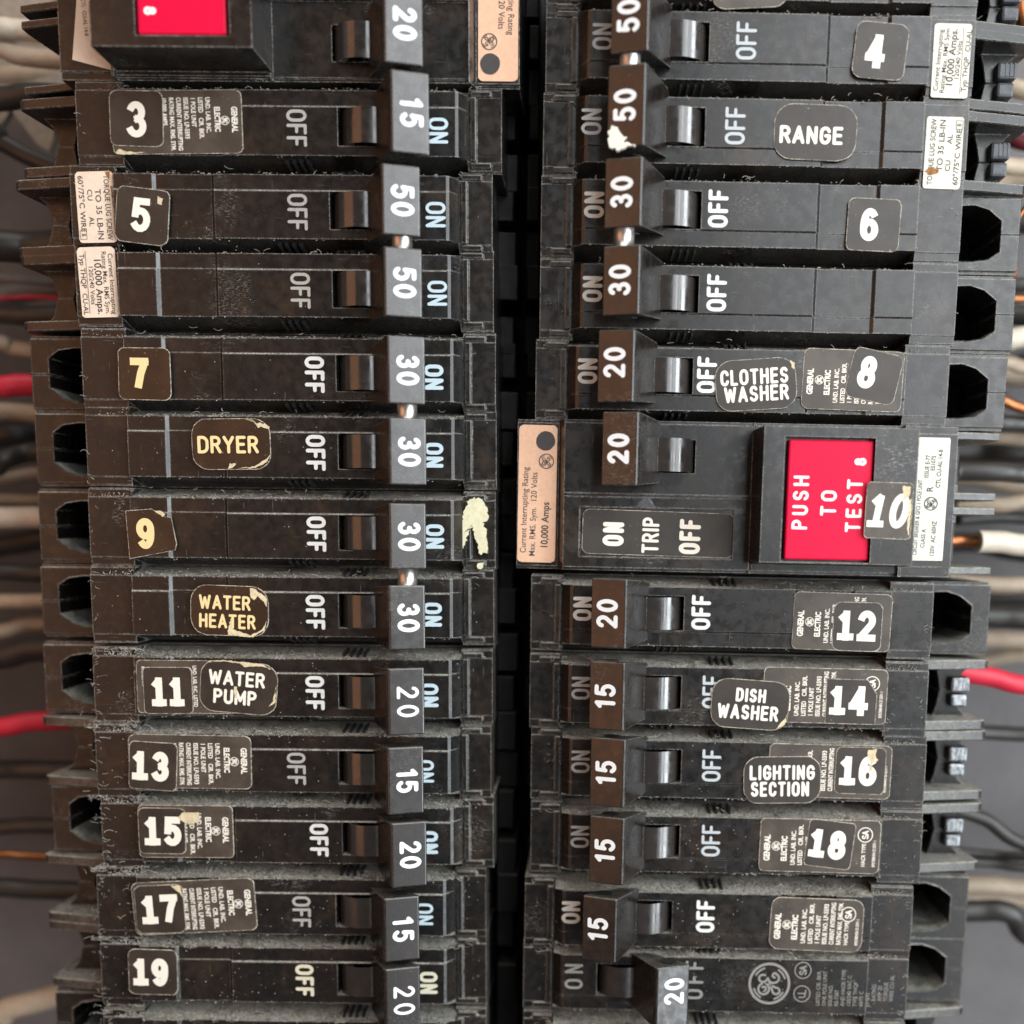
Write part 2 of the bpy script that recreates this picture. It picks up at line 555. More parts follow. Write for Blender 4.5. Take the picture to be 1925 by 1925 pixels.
def ribbon(pts, hw, closed, rounded):
    """polygons covering one stroke"""
    pts = [Vector(p).to_2d() for p in pts]
    q = [pts[0]]
    for p in pts[1:]:
        if (p - q[-1]).length > 1e-5:
            q.append(p)
    pts = q
    n = len(pts)
    L, Rr = [], []
    for i in range(n):
        a = pts[(i - 1) % n] if (closed or i > 0) else None
        b = pts[(i + 1) % n] if (closed or i < n - 1) else None
        d1 = (pts[i] - a).normalized() if a is not None else None
        d2 = (b - pts[i]).normalized() if b is not None else None
        d1 = d1 or d2
        d2 = d2 or d1
        nn = Vector((-(d1.y + d2.y), d1.x + d2.x))
        if nn.length < 1e-4:
            nn = Vector((-d1.y, d1.x))
        nn.normalize()
        k = max(0.5, nn.dot(Vector((-d1.y, d1.x))))
        L.append(pts[i] + nn * hw / k)
        Rr.append(pts[i] - nn * hw / k)
    polys = []
    for i in range(n if closed else n - 1):
        j = (i + 1) % n
        polys.append([Rr[i], Rr[j], L[j], L[i]])
    if not closed and rounded:
        for i, s in ((0, -1), (n - 1, 1)):
            d = (pts[1] - pts[0]) if i == 0 else (pts[-1] - pts[-2])
            d = d.normalized() * s
            u = Vector((-d.y, d.x))
            polys.append([pts[i] + (d * math.cos(t) - u * math.sin(t)) * hw for t in [R(-90 + 22.5 * k) for k in range(9)]])
    return polys


def split_sharp(pts, lim=48):
    out, cur = [], [pts[0]]
    for i in range(1, len(pts)):
        cur.append(pts[i])
        if i < len(pts) - 1:
            a = Vector(pts[i]).to_2d() - Vector(pts[i - 1]).to_2d()
            b = Vector(pts[i + 1]).to_2d() - Vector(pts[i]).to_2d()
            if a.length > 1e-6 and b.length > 1e-6 and abs(a.angle(b)) > R(lim):
                out.append(cur)
                cur = [pts[i]]
    out.append(cur)
    return out


def stroke_text(s, h, sw, track=0.16, xs=1.0, rounded=True, slant=0.0, center=True):
    """list of polygons [(x, y), ...] with a level each; h cap height, sw stroke width"""
    hw = sw / 2
    x = hw
    res = []
    lev = 0
    ih = h - sw
    for c in s:
        gw, strokes = G[c]
        for st in strokes:
            closed = st[-1] == 'closed'
            p = st[:-1] if closed else st
            p = [(x + q[0] * ih * xs + slant * q[1] * ih, hw + q[1] * ih) for q in p]
            for sub in ([p] if closed else split_sharp(p)):
                sub = list(sub)
                if not closed and not rounded:                    # square ends that fill the corners
                    for e, f in ((0, 1), (-1, -2)):
                        a, b = Vector(sub[e]).to_2d(), Vector(sub[f]).to_2d()
                        if (a - b).length > 1e-6:
                            d = (a - b).normalized()
                            k = 0.98 if min(abs(d.x), abs(d.y)) < 0.1 else 0.55
                            sub[e] = tuple(a + d * hw * k)
                for poly in ribbon(sub, hw, closed, rounded):
                    res.append((poly, lev))
                lev += 1
        x += gw * ih * xs + sw + track * h
    wid = x - hw - track * h
    if center:
        res = [([Vector((q.x - wid / 2, q.y - h / 2)) for q in poly], l) for poly, l in res]
    return res, wid


_gc = {}


def glyph(c, off):
    k = (c, off)
    if k not in _gc:
        def tris(body):
            cu = bpy.data.curves.new('g', 'FONT')
            cu.body = body
            cu.offset = off
            cu.resolution_u = 3
            o = bpy.data.objects.new('g', cu)
            me = bpy.data.meshes.new_from_object(o)
            v = [(a.co.x, a.co.y) for a in me.vertices]
            t = [tuple(p.vertices) for p in me.polygons]
            bpy.data.objects.remove(o)
            bpy.data.curves.remove(cu)
            bpy.data.meshes.remove(me)
            return v, t
        v, t = tris(c)
        a, _ = tris('H' + c + 'H')
        b, _ = tris('HH')
        _gc[k] = (v, t, max(p[0] for p in a) - max(p[0] for p in b))
    return _gc[k]


def font_text(s, h, off=0.0, xs=0.85, track=0.0):
    """triangles of one line, cap height h, starting at x = 0"""
    x = 0.0
    k = h / 0.72
    res = []
    for c in s:
        if c == ' ':
            x += 0.32 * k * xs
            continue
        v, t, adv = glyph(c, off)
        for tri in t:
            res.append([Vector((x + v[i][0] * k * xs, v[i][1] * k)) for i in tri])
        x += adv * k * xs + track * h
    return res, x


def put(bm, polys, fn, mat):
    for poly in polys:
        vs_ = [bm.verts.new(fn(p)) for p in poly]
        try:
            f = bm.faces.new(vs_)
            f.material_index = mat
        except ValueError:
            pass


def fix_up(bm, mats, ref=Vector((0, 0, 1))):
    for f in bm.faces:
        if f.material_index in mats:
            f.normal_update()
            if f.normal.dot(ref) < 0:
                f.normal_flip()


# ------------------------------------------------------------------ parts of a breaker (left-hand orientation)
Z_LEDGE = -0.62


def body_mesh(off_x, on_x, bold, cap=0.31, spaced=0.0, ink='ink', faceh=0.48, variant=0, on_ink=None):
    bm = bmesh.new()
    xs = [-4.40, -3.70, -3.10, -3.05, -2.19, -2.14, -0.36, 0.55, 1.43, 1.475, 1.60, 2.12]
    if variant:
        xs[6], xs[7] = -.05, .86
    ys = [-.628, -.605, -faceh, -.33, .225, .25, faceh, .605, .628]

    def H(i, j):
        outer = j in (0, 7)
        ledge = j in (1, 6)
        if i == 0:
            return -.16 if outer else (-.13 if ledge else -.10)
        if i == 10:
            return -.36 if outer else (-.33 if ledge else -.30)
        if outer:
            return Z_LEDGE - .20
        if ledge:
            return ('y', -.09, Z_LEDGE) if j == 6 else ('y', Z_LEDGE, -.07)
        dz = -.022 if j == 5 else 0.0
        if i == 6 and j == 3:
            return -.75
        if i == 8:
            return (dz, dz - .02)
        if i == 9:
            return (dz - .02, -.22)
        if variant == 0:
            if i == 2:
                return (0.0, -.05) if j != 5 else (-.022, -.06)
            if i == 3:
                return -.05 if j != 5 else -.06
            if i == 4:
                return (-.05, 0.0) if j != 5 else (-.06, -.022)
        if j == 4:
            return ('y', 0.0, -.022)
        return dz

    terrain(bm, xs, ys, H, -2.6)
    bevel(bm, 0.013, 2)
    b2 = bmesh.new()
    box(b2, 1.63, 1.73, -.47, .47, -.34, -.225)
    for sg in (-1, 1):
        box(b2, 1.63, 1.96, sg * .47 + (.012 if sg > 0 else -.10), sg * .47 + (.10 if sg > 0 else -.012), -.36, -.265)
    bevel(b2, .02, 2)
    tmp = bpy.data.meshes.new('t')
    b2.to_mesh(tmp)
    b2.free()
    bm.from_mesh(tmp)
    bpy.data.meshes.remove(tmp)
    for k in range(4):                                             # moulded marks on the sides beside the toggle
        x = 0.02 - k * 0.11
        for sg, xo in ((1, 0), (-1, -.9)):
            q = [(x + xo, .50, -.14), (x + xo + .035, .50, -.14), (x + xo + .055, .575, -.42), (x + xo + .02, .575, -.42)]
            v = [bm.verts.new((a_, sg * b_, c_)) for a_, b_, c_ in q] + [bm.verts.new((a_, sg * (b_ + .05), c_ + .02)) for a_, b_, c_ in q]
            for f in ((4, 5, 6, 7), (0, 1, 5, 4), (2, 3, 7, 6), (1, 2, 6, 5), (3, 0, 4, 7)):
                bm.faces.new([v[i] for i in f]).material_index = 2
    sw = 0.059 if bold else 0.047
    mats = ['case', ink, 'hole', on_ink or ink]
    for s, x, hh in (('OFF', off_x, cap), ('ON', on_x + .03, cap)):
        if x is None:
            continue
        polys, _ = stroke_text(s, hh, sw, track=0.10 + spaced, xs=0.80)
        lo = -.08 if s == 'OFF' else -.10
        for poly, lev in polys:
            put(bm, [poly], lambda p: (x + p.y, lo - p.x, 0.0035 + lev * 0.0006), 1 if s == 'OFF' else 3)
    fix_up(bm, (1, 3))
    return mesh('breaker_case', bm, mats)


def handle_mesh(num, hh=0.53, mirror=False, sw=0.072, cap=0.33, track=0.14, shift=0.0, tip=False):
    bm = bmesh.new()
    # rocker drum, a cylinder lying along y
    seg = 40
    cx, cz, r = 0.10, -0.34, 0.46
    y0, y1 = -.315, .205
    pr = []
    for k in range(seg):
        a = 2 * math.pi * k / seg
        rr = r + (.012 if 95 < math.degrees(a) < 180 else 0.0)            # a low step along the drum, so the light breaks on it
        pr.append((cx + rr * math.cos(a), cz + rr * math.sin(a)))
    fs = prism(bm, pr, y0, y1, 2)
    for f in fs[2:]:
        f.smooth = True
    bmesh.ops.delete(bm, geom=fs[:2], context='FACES_ONLY')            # its ends sit against the slot walls
    n0 = len(bm.faces)
    b2 = bmesh.new()
    prof = [(.18, -.12), (.22, .04), (.565, .80), (.60, .835), (1.13, .67), (1.12, .60), (.60, -.02), (.50, -.12)]
    ya, yb = -.09 - hh, -.09 + hh
    prism(b2, prof, ya, yb, 0)
    for v in b2.verts:                                              # the stem narrows into the slot
        t = max(0.0, min(1.0, (0.18 - v.co.z) / 0.30))
        v.co.y = -.09 + (v.co.y + .09) * (1 - 0.22 * t)
    bevel(b2, 0.042, 3, 20)
    tmp = bpy.data.meshes.new('t')
    b2.to_mesh(tmp)
    b2.free()
    bm.from_mesh(tmp)
    bpy.data.meshes.remove(tmp)
    # dark discs painted in for the shaded hollow in each toggle end
    for y, s in ((ya - .002, -1), (yb + .002, 1)):
        vs_ = [bm.verts.new((.80 + .14 * math.cos(t), y, .50 + .11 * math.sin(t))) for t in [2 * math.pi * k / 16 for k in range(16)]]
        bm.faces.new(vs_ if s < 0 else vs_[::-1]).material_index = 3
    sl = (.67 - .835) / (1.13 - .60)
    polys, _ = stroke_text(num, cap, sw, track=track, xs=0.92)
    flip = -1 if mirror else 1
    for poly, lev in polys:
        def fn(p):
            x, y = .885 + p.y * flip, -.09 + shift - p.x
            return (x, y, .835 + sl * (x - .60) + .004 + lev * .0006)
        put(bm, [poly], fn, 1)
    fix_up(bm, (1,))
    if mirror:
        for v in bm.verts:
            v.co.x = 0.50 - v.co.x
        bmesh.ops.reverse_faces(bm, faces=bm.faces[:])
        fix_up(bm, (1,))
    return mesh('breaker_toggle', bm, ['toggle', 'rating', 'rocker', 'hole'])


def flag_mesh():
    bm = bmesh.new()
    prism(bm, [(-.345, -.72), (-.345, -.22), (-.26, -.10), (-.235, -.10), (-.235, -.72)], -.31, .205)
    return mesh('indicator_flag', bm, ['flag'])


def lug_mesh(kind, seed=0):
    rr = random.Random(seed)
    bm = bmesh.new()
    x0, x1, zt = -5.60, -4.36, -.92
    hy = .57
    if kind == 'oct':
        inner = [(-5.29, -.22), (-5.29, .26), (-5.12, .38), (-4.86, .42), (-4.42, .42), (-4.42, -.44), (-4.85, -.45), (-5.08, -.38)]
        outer = [(x0, -hy), (x1, -hy), (x1, hy), (x0, hy)]
        holed(bm, outer, inner, zt, -2.9, -2.6, 0, 1)
        bevel(bm, 0.014, 1, 40)
        box(bm, x0 - .012, -5.28, -.013, .003, -2.7, zt + .004, 1)
        box(bm, x0 + .03, x1 + .1, -hy - .045, -hy + .01, -2.7, zt - .06, 0)
        box(bm, x0 + .02, x1 + .1, hy - .01, hy + .045, -2.7, zt - .05, 0)
        box(bm, x1 - .04, x1 + .12, hy - .2, hy - .02, -1.4, zt + .09, 0)
        box(bm, x1 - .04, x1 + .12, -hy + .03, -hy + .17, -1.4, zt + .09, 0)
        return mesh('terminal_housing', bm, ['case', 'hole'])
    # two flanges with a waisted post between them
    b2 = bm
    for s in (-1, 1):
        y = s * .52
        prof = [(x0 - .05, -.95), (x0 + .02, -.88), (x1 + .05, -.62), (x1 + .05, -2.9), (x0 + .12, -2.9)]
        prism(b2, prof, y - .08, y + .08)
    box(b2, x1 - .02, x1 + .12, .30, .50, -1.6, -.40)
    box(b2, x1 - .02, x1 + .12, -.50, -.30, -1.6, -.40)
    for s in (-1, 1):                                               # post flares towards its flanges
        slabp = [(-5.22, 0), (-4.95, 0), (-4.90, s * .26), (-4.84, s * .46), (-5.46, s * .46), (-5.30, s * .30)]
        if s < 0:
            slabp = slabp[::-1]
        slab(b2, slabp, -2.9, -1.25 - .03 * (s > 0))
    box(b2, -4.95, x1 + .02, -.46, .46, -2.9, -2.55, 1)
    bevel(b2, 0.014, 1, 30)
    return mesh('terminal_housing', bm, ['case', 'hole'])


def clamp_mesh(m):
    bm = bmesh.new()
    box(bm, -5.38, -5.10, .03, .26, -2.6, -1.10)
    box(bm, -5.40, -5.08, -.27, .0, -2.6, -1.06)
    bevel(bm, 0.045, 2)
    for k in range(3):
        box(bm, -5.37 + k * .07, -5.345 + k * .07, -.24, -.04, -1.2, -1.05)
    box(bm, -5.09, -4.95, -.28, .26, -2.6, -1.9)
    return mesh('wire_clamp', bm, [m])


def pin_mesh(length):
    bm = bmesh.new()
    tube(bm, [Vector((.83, -length / 2, .56)), Vector((.83, length / 2, .56))], .155, 24)
    return mesh('tie_pin', bm, ['steel'])


# ------------------------------------------------------------------ stickers


def frame(px, py, ang, z):
    c = P(px, py, z)
    dx, dy = math.cos(R(ang)), math.sin(R(ang))
    u = P(px + 20 * dx, py + 20 * dy, z) - c
    v = P(px + 20 * dy, py - 20 * dx, z) - c
    m = Matrix.Translation(c) @ Matrix.Rotation(math.atan2(u.y, u.x), 4, 'Z')
    return m, u.length / 20, v.length / 20


def rrect(w, h, r, n=5):
    pts = []
    for cx, cy, a in ((w / 2 - r, h / 2 - r, 0), (-w / 2 + r, h / 2 - r, 90), (-w / 2 + r, -h / 2 + r, 180), (w / 2 - r, -h / 2 + r, 270)):
        for k in range(n + 1):
            t = R(a + 90 * k / n)
            pts.append((cx + r * math.cos(t), cy + r * math.sin(t)))
    return pts


def jag(pts, amp, rr):
    """roughen an outline between its points"""
    out = []
    n = len(pts)
    for i in range(n):
        a, b = pts[i], pts[(i + 1) % n]
        L = math.hypot(b[0] - a[0], b[1] - a[1])
        k = max(1, int(L / 4))
        for q in range(k):
            t = q / k
            e = amp if q else amp * .4
            out.append((a[0] + (b[0] - a[0]) * t + rr.uniform(-e, e), a[1] + (b[1] - a[1]) * t + rr.uniform(-e, e)))
    return out


def sticker(parent, name, px, py, w, h, ang=0.0, r=12, z=0.0, film_='film', print_='cream', lines=(), torn=(), outline=True, label=None, poly=None, extra='blackink', edge='edge', base=True):
    """lines: (kind, text, x, y, height, weight, rot, xscale); offsets in pixels from the centre, y up.
    kind S = drawn figures or capitals, R = the same with round ends, B = small print"""
    m, sx, sy = frame(px, py, ang, z)
    bm = bmesh.new()
    rr = random.Random(int(px * 7 + py))
    pts = poly or rrect(w, h, r)
    pts = [(x + rr.uniform(-.5, .5), y + rr.uniform(-.5, .5)) for x, y in pts]
    big = [(x * (1 + 2.6 / max(w, 1)), y * (1 + 2.6 / max(h, 1))) for x, y in pts]
    if outline:
        slab(bm, [(x * sx, y * sy) for x, y in big], -.004, .008, 1)
    if base:
        slab(bm, [(x * sx, y * sy) for x, y in pts], -.003, .012, 0)
    for ln in lines:
        kind, s, x, y, hh, wt, rot, xs = ln[:8]
        mat = ln[8] if len(ln) > 8 else 2
        ca, sa = math.cos(R(rot)), math.sin(R(rot))

        def fn(p, lev=0):
            return ((x + p.x * ca - p.y * sa) * sx, (y + p.x * sa + p.y * ca) * sy, .0155 + lev * .0005)
        if kind in 'SRI':
            polys, _ = stroke_text(s, hh, wt, track=0.10, xs=xs, rounded=kind == 'R', slant=.16 if kind == 'I' else 0)
            for poly_, lev in polys:
                put(bm, [poly_], lambda p: fn(p, lev), mat)
        elif kind == 'B':
            tri, wd = font_text(s, hh, wt, xs)
            room = (h if abs(rot) > 45 else w) / 2 - 5 - (x * ca + y * sa)
            if wd > room > 0:
                tri, wd = font_text(s, hh, wt, xs * room / wd)
            put(bm, tri, fn, mat)
        elif kind == 'Q':                                           # thin frame, hh high and wt wide
            for bx0, bx1, by0, by1 in ((-wt / 2, wt / 2, hh / 2 - .9, hh / 2), (-wt / 2, wt / 2, -hh / 2, -hh / 2 + .9), (-wt / 2, -wt / 2 + .9, -hh / 2 + .9, hh / 2 - .9), (wt / 2 - .9, wt / 2, -hh / 2 + .9, hh / 2 - .9)):
                put(bm, [[Vector(q) for q in ((bx0, by0), (bx1, by0), (bx1, by1), (bx0, by1))]], fn, mat)
        elif kind == 'O':                                           # emblem ring with a small monogram in it
            draw_monogram(bm, lambda p, lev=0: fn(Vector(p), lev), hh / 2, mat, s)
    for tp in torn:
        tmat = 3
        if isinstance(tp, tuple):
            tmat, tp = tp
        put(bm, [[Vector(q) for q in jag(tp, 1.2, rr)]], lambda p: (p.x * sx, p.y * sy, .0185), tmat)
    fix_up(bm, (2, 3, 4, 5))
    return part(name, mesh(name, bm, [film_, edge, print_, 'torn', extra, 'rust']), parent, m, label)


MONO = [
    arc(-.30, .30, .30, .30, 20, 290, 14) + [(-.02, .18), (-.10, -.10), (-.22, -.36)] + arc(-.40, -.38, .18, .20, 0, -230, 10) + [(-.40, -.18), (-.05, -.06), (.12, .02)],
    [(-.40, .20)] + arc(-.30, .30, .12, .12, 200, 400, 8),
    arc(.28, .36, .20, .22, -30, 235, 12) + [(.28, .10)],
    [(.30, .10)] + arc(.30, -.22, .26, .30, 110, 330, 12) + arc(.46, -.28, .12, .12, -30, 180, 8),
]


def draw_monogram(bm, fn, r, mat, kind):
    th = r * .13
    polys = [(q, 0) for q in ribbon(ring(0, 0, r, r, 36)[:-1], th / 2, True, True)]
    if kind == 'M':
        for k, st in enumerate(MONO):
            polys += [(q, k + 1) for q in ribbon([(x * r * .92, y * r * .92) for x, y in st], r * .055 + .25 * (r < 12), False, True)]
        for k in range(4):
            a = 20 + 90 * k
            polys += [(q, 7) for q in ribbon(arc(0, 0, r * .82, r * .82, a, a + 38, 5), r * .045, False, True)]
    elif kind == 'U':
        for k, st in enumerate(([(-.45, .35), (-.45, -.1)] + arc(-.2, -.1, .25, .3, 180, 360, 6) + [(.05, .5)], [(.05, .3), (.05, -.45), (.45, -.45)])):
            polys += [(q, k + 1) for q in ribbon([(x * r, y * r) for x, y in st], r * .07, False, True)]
    elif kind == 'S':
        for k, (c, x) in enumerate((('S', -.30), ('A', .28))):
            t, _ = stroke_text(c, r * .95, r * .17, rounded=True)
            polys += [([Vector((q.x + x * r, q.y)) for q in p], lv + 2 + 4 * k) for p, lv in t]
    for q, lev in polys:
        put(bm, [q], lambda p: fn(p, lev), mat)


def plate_a(w, h, x0=None, mono=True):
    """small print of the older rating plate, reading downwards (left column)"""
    L = ['UND. LAB. INC.', 'LISTED   CIR. BKR.', '1 POLE UNIT', 'ISSUE NO. LP-5593', 'CURRENT INTERRUPTING', 'RATING MAX. RMS. SYM.', '10,000 AMPS.']
    top = h / 2 - 13
    out = [('B', 'GENERAL', w / 2 - 18, 28, 11, .040, -90, .74), ('O', 'M', w / 2 - 31, 2, 16, 1, -90, 1), ('B', 'ELECTRIC', w / 2 - 50, 28, 10.5, .040, -90, .74)]
    for k, s in enumerate(L):
        x = w / 2 - 66 - k * 13.6
        out.append(('B', s, x, top, 8.6, .026, -90, .80))
    return out


def plate_b(w, h, n=7, csa=True):
    """the same plate as the right column carries it, reading upwards"""
    L = ['UND. LAB. INC.', 'LISTED   CIR. BKR.', '1 POLE UNIT', 'ISSUE NO. LP-5593', 'CURRENT INTERRUPTING', 'RATING MAX. RMS. SYM.', '10,000 AMPS.', '120/240 V. AC', 'TYPE', '60 HZ'][:n]
    b = -h / 2 + 12
    out = [('B', 'GENERAL', -w / 2 + 18, -30, 11, .040, 90, .74), ('O', 'M', -w / 2 + 30, -2, 16, 1, 90, 1), ('B', 'ELECTRIC', -w / 2 + 50, -30, 10.5, .040, 90, .74)]
    for k, s in enumerate(L):
        x = -w / 2 + 66 + k * 13.4
        out.append(('B', s, x, b, 8.6, .026, 90, .78))
    if csa:
        out.append(('O', 'S', w / 2 - 28, h / 2 - 26, 27, 1, 90, 1))
        out.append(('B', 'HACR TYPE', w / 2 - 26, b, 7.5, .02, 90, .8))
        out.append(('B', 'RPI5788IHIIN EI I3591-1', w / 2 - 7, b, 6, .015, 90, .6))
    return out


def torque(d, w, h):
    """torque label; d = 90 reads upwards, -90 downwards"""
    s = 1 if d > 0 else -1
    b = -s * (h / 2 - 7)
    k = 1 if d > 0 else -1
    out = []
    for txt, q, y, hh, wt in (('TORQUE LUG SCREW', -.26, 0, 10, .010), ('TO 35 LB-IN', -.01, 26, 11, .010), ('CU      AL', .20, 26, 9.5, .008), ('60\u00b0/75\u00b0C WIRE', .43, 0, 10, .010)):
        out.append(('B', txt, k * q * w, b + s * y, hh, wt, d, 1.18, 4))
    out.append(('Q', '', k * .385 * w, s * (h / 2 - 15), 17, 13, 0, 1, 4))
    out.append(('B', 'B', k * .43 * w, s * (h / 2 - 18), 8, .01, d, .9, 4))
    return out


def amps(d, w, h):
    s = 1 if d > 0 else -1
    b = -s * (h / 2 - 12)
    k = 1 if d > 0 else -1
    out = []
    for txt, q, y, hh, wt in (('Current Interrupting', -.32, 0, 9, .006), ('Rating Max. RMS Sym.', -.15, -4, 9, .006), ('10,000 Amps.', .06, 8, 13, .014), ('120/240 Volts', .22, 22, 8.5, .006), ('Typ THQP  CU-AL', .44, 0, 9.5, .008)):
        out.append(('B', txt, k * q * w, b + s * y, hh, wt, d, 1.10, 4))
    out.append(('S', 'I', k * .28 * w, 0, h * .9, .9, 0, 1, 4))
    return out


# ------------------------------------------------------------------ the breakers
ROT = {'L': R(1.26), 'R': R(180.66)}
_hm, _lm = {}, {}
FLAG = flag_mesh()
PIN = pin_mesh(0.40)


def pole_matrix(side, sx, yc):
    """frame of one pole: sx = pixel of the outer end of its toggle slot, yc = pixel height of the middle of its face"""
    m = Matrix.Translation(P(sx, yc, 0)) @ Matrix.Rotation(ROT[side], 4, 'Z')
    return m @ Matrix.Translation((.36, 0, 0))


BACK = Matrix.Translation((0, 0, -2.6))


def add_pole(top, m, num, off_x, on_x, bold, lug, hh=.53, mirror=False, sw=.064, track=.14, shift=0.0, ink='ink', spaced=0.0, cap=.31, clamp=None, variant=0, numcap=.33, on_ink=None):
    part('case', body_mesh(off_x, on_x, bold, cap, spaced, ink, variant=variant, on_ink=on_ink), top, m)
    hk = (num, hh, mirror, sw, track, shift, numcap)
    if hk not in _hm:
        _hm[hk] = handle_mesh(num, hh, mirror, sw, numcap, track, shift)
    part('toggle', _hm[hk], top, m)
    if not mirror:
        part('indicator_flag', FLAG, top, m)
    if lug not in _lm:
        _lm[lug] = lug_mesh(lug)
    part('terminal_housing', _lm[lug], top, m)
    if clamp:
        if clamp not in _lm:
            _lm[clamp] = clamp_mesh(clamp)
        part('wire_clamp', _lm[clamp], top, m)


def breaker(label, side, poles, group):
    ms = [pole_matrix(side, p['sx'], p['yc']) for p in poles]
    name = 'circuit_breaker' if len(poles) == 1 else 'double_pole_breaker'
    top = thing(name, label, 'circuit breaker', ms[0] @ BACK, group)
    for p, m in zip(poles, ms):
        q = {k: v for k, v in p.items() if k not in ('sx', 'yc')}
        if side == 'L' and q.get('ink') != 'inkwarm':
            q['on_ink'] = 'inkreflect'
        add_pole(top, m, **q)
    if len(ms) == 2:
        a = (ms[0] @ Vector((0, -.09, 0)) + ms[1] @ Vector((0, -.09, 0))) / 2
        mp = Matrix.Translation(a) @ Matrix.Rotation(ROT[side], 4, 'Z')
        part('tie_pin', PIN, top, mp)
    return top


def pole(sx, yc, num, off_x, on_x, bold, lug, **kw):
    return dict(sx=sx, yc=yc, num=num, off_x=off_x, on_x=on_x, bold=bold, lug=lug, **kw)


GL, GR = 'breakers in the left row of the panel', 'breakers in the right row of the panel'
b3 = breaker('black breaker with sticker 3 beside a grey rating plate, toggle marked 15', 'L',
             [pole(635, 231, '15', -.99, 1.14, False, 'flange', ink='inkdim', hh=.57, track=.22)], GL)
b5 = breaker('double breaker with sticker 5 and two toggles marked 50 joined by a pin', 'L',
             [pole(620, 389, '50', -.86, 1.24, False, 'flange', ink='inkdim', hh=.50), pole(625, 537, '50', -.86, 1.24, False, 'flange', ink='inkdim', hh=.50)], GL)
b7 = breaker('double breaker with yellowed sticker 7 and torn DRYER sticker', 'L',
             [pole(632, 695, '30', -.70, 1.14, True, 'oct', hh=.50), pole(636, 842, '30', -.72, 1.12, True, 'oct', hh=.50)], GL)
b9 = breaker('double breaker with sticker 9, WATER HEATER sticker and a cream paint splash', 'L',
             [pole(637, 995, '30', -.72, 1.14, True, 'oct', hh=.50), pole(637, 1142, '30', -.74, 1.12, True, 'oct', hh=.50)], GL)
b11 = breaker('black breaker with sticker 11 and WATER PUMP sticker, toggle marked 20', 'L',
              [pole(637, 1294, '20', -.75, 1.08, True, 'oct', hh=.53, sw=.05, track=.3)], GL)
b13 = breaker('dusty breaker with sticker 13 overlapping a grey rating plate', 'L',
              [pole(637, 1437, '15', -1.06, 1.02, False, 'flange', ink='inkdim', hh=.54)], GL)
b15 = breaker('black breaker with sticker 15 torn yellow at its corner', 'L',
              [pole(644, 1571, '20', -.75, 1.04, True, 'oct', hh=.53)], GL)
b17 = breaker('dusty breaker with sticker 17 on a tilted rating plate', 'L',
              [pole(632, 1706, '15', -.94, 1.08, False, 'flange', ink='inkdim', hh=.53, track=.22)], GL)
b19 = breaker('dusty brownish breaker with only a small sticker 19', 'L',
              [pole(635, 1835, '20', -.92, 1.14, True, 'flange', ink='inkwarm', hh=.55, sw=.05, track=.3)], GL)
b21 = breaker('lowest breaker of the left row, its dusty top edge showing below sticker 19', 'L',
              [pole(637, 1972, '20', -.80, 1.10, True, 'oct')], GL)

b2 = breaker('cut-off breaker above sticker 4, a grey rounded sticker on its lower edge', 'R',
             [pole(1338, -68, '50', -.9, 1.24, False, 'flange', clamp='greylug')], GR)
b4 = breaker('double breaker with sticker 4 and RANGE sticker, two toggles marked 50', 'R',
             [pole(1333, 86, '50', -.92, 1.22, False, 'flange', ink='inkcool', clamp='greylug', hh=.49), pole(1325, 246, '50', -.82, 1.34, False, 'flange', ink='inkcool', clamp='greylug', hh=.57)], GR)
b6 = breaker('double breaker with sticker 6 and two toggles marked 30', 'R',
             [pole(1318, 402, '30', -.62, 1.26, True, 'oct', hh=.49), pole(1313, 560, '30', -.64, 1.26, True, 'oct', hh=.50)], GR)
b8 = breaker('black breaker with CLOTHES WASHER sticker and crooked sticker 8', 'R',
             [pole(1302, 714, '20', -.58, 1.26, True, 'oct', hh=.53, shift=-.05)], GR)
b12 = breaker('black breaker with sticker 12 and no appliance name', 'R',
              [pole(1285, 1160, '20', -.64, 1.24, True, 'oct', hh=.54)], GR)
b14 = breaker('dusty breaker with DISH WASHER sticker and sticker 14', 'R',
              [pole(1280, 1309, '15', -.86, 1.24, False, 'flange', ink='inkcool', clamp='zinc', hh=.54)], GR)
b16 = breaker('dusty breaker with LIGHTING SECTION sticker and chipped sticker 16', 'R',
              [pole(1280, 1447, '15', -.86, 1.26, False, 'flange', ink='inkcool', clamp='zinc', hh=.55)], GR)
b18 = breaker('dusty breaker with sticker 18 on a brown rating plate', 'R',
              [pole(1277, 1588, '15', -.88, 1.26, False, 'flange', ink='inkcool', clamp='zinc', hh=.55)], GR)
b20 = breaker('dusty breaker with a rating plate but no number sticker, toggle marked 15', 'R',
              [pole(1263, 1730, '15', -.92, 1.30, True, 'oct', hh=.53)], GR)
b22 = breaker('newer breaker switched off, with a large grey round emblem printed on it', 'R',
              [pole(1258, 1850, '20', -.78, 1.22, False, 'oct', mirror=True, ink='inkgrey', spaced=.22, variant=1, hh=.52, shift=-.10)], GR)
b24 = breaker('lowest breaker of the right row, mostly out of frame under the round emblem', 'R',
              [pole(1255, 1985, '20', -.64, 1.24, True, 'flange')], GR)

# ------------------------------------------------------------------ the two ground-fault breakers


G0 = Matrix.Translation(P(1348, 936, 0)) @ Matrix.Rotation(ROT['R'] - R(180), 4, 'Z')
GZ = 0.86                                                           # height of the raised block that holds the button


def gx(px, z):
    return (G0.inverted() @ P(px, 936, z)).x


def gy(py, z):
    return (G0.inverted() @ P(1560, py, z)).y


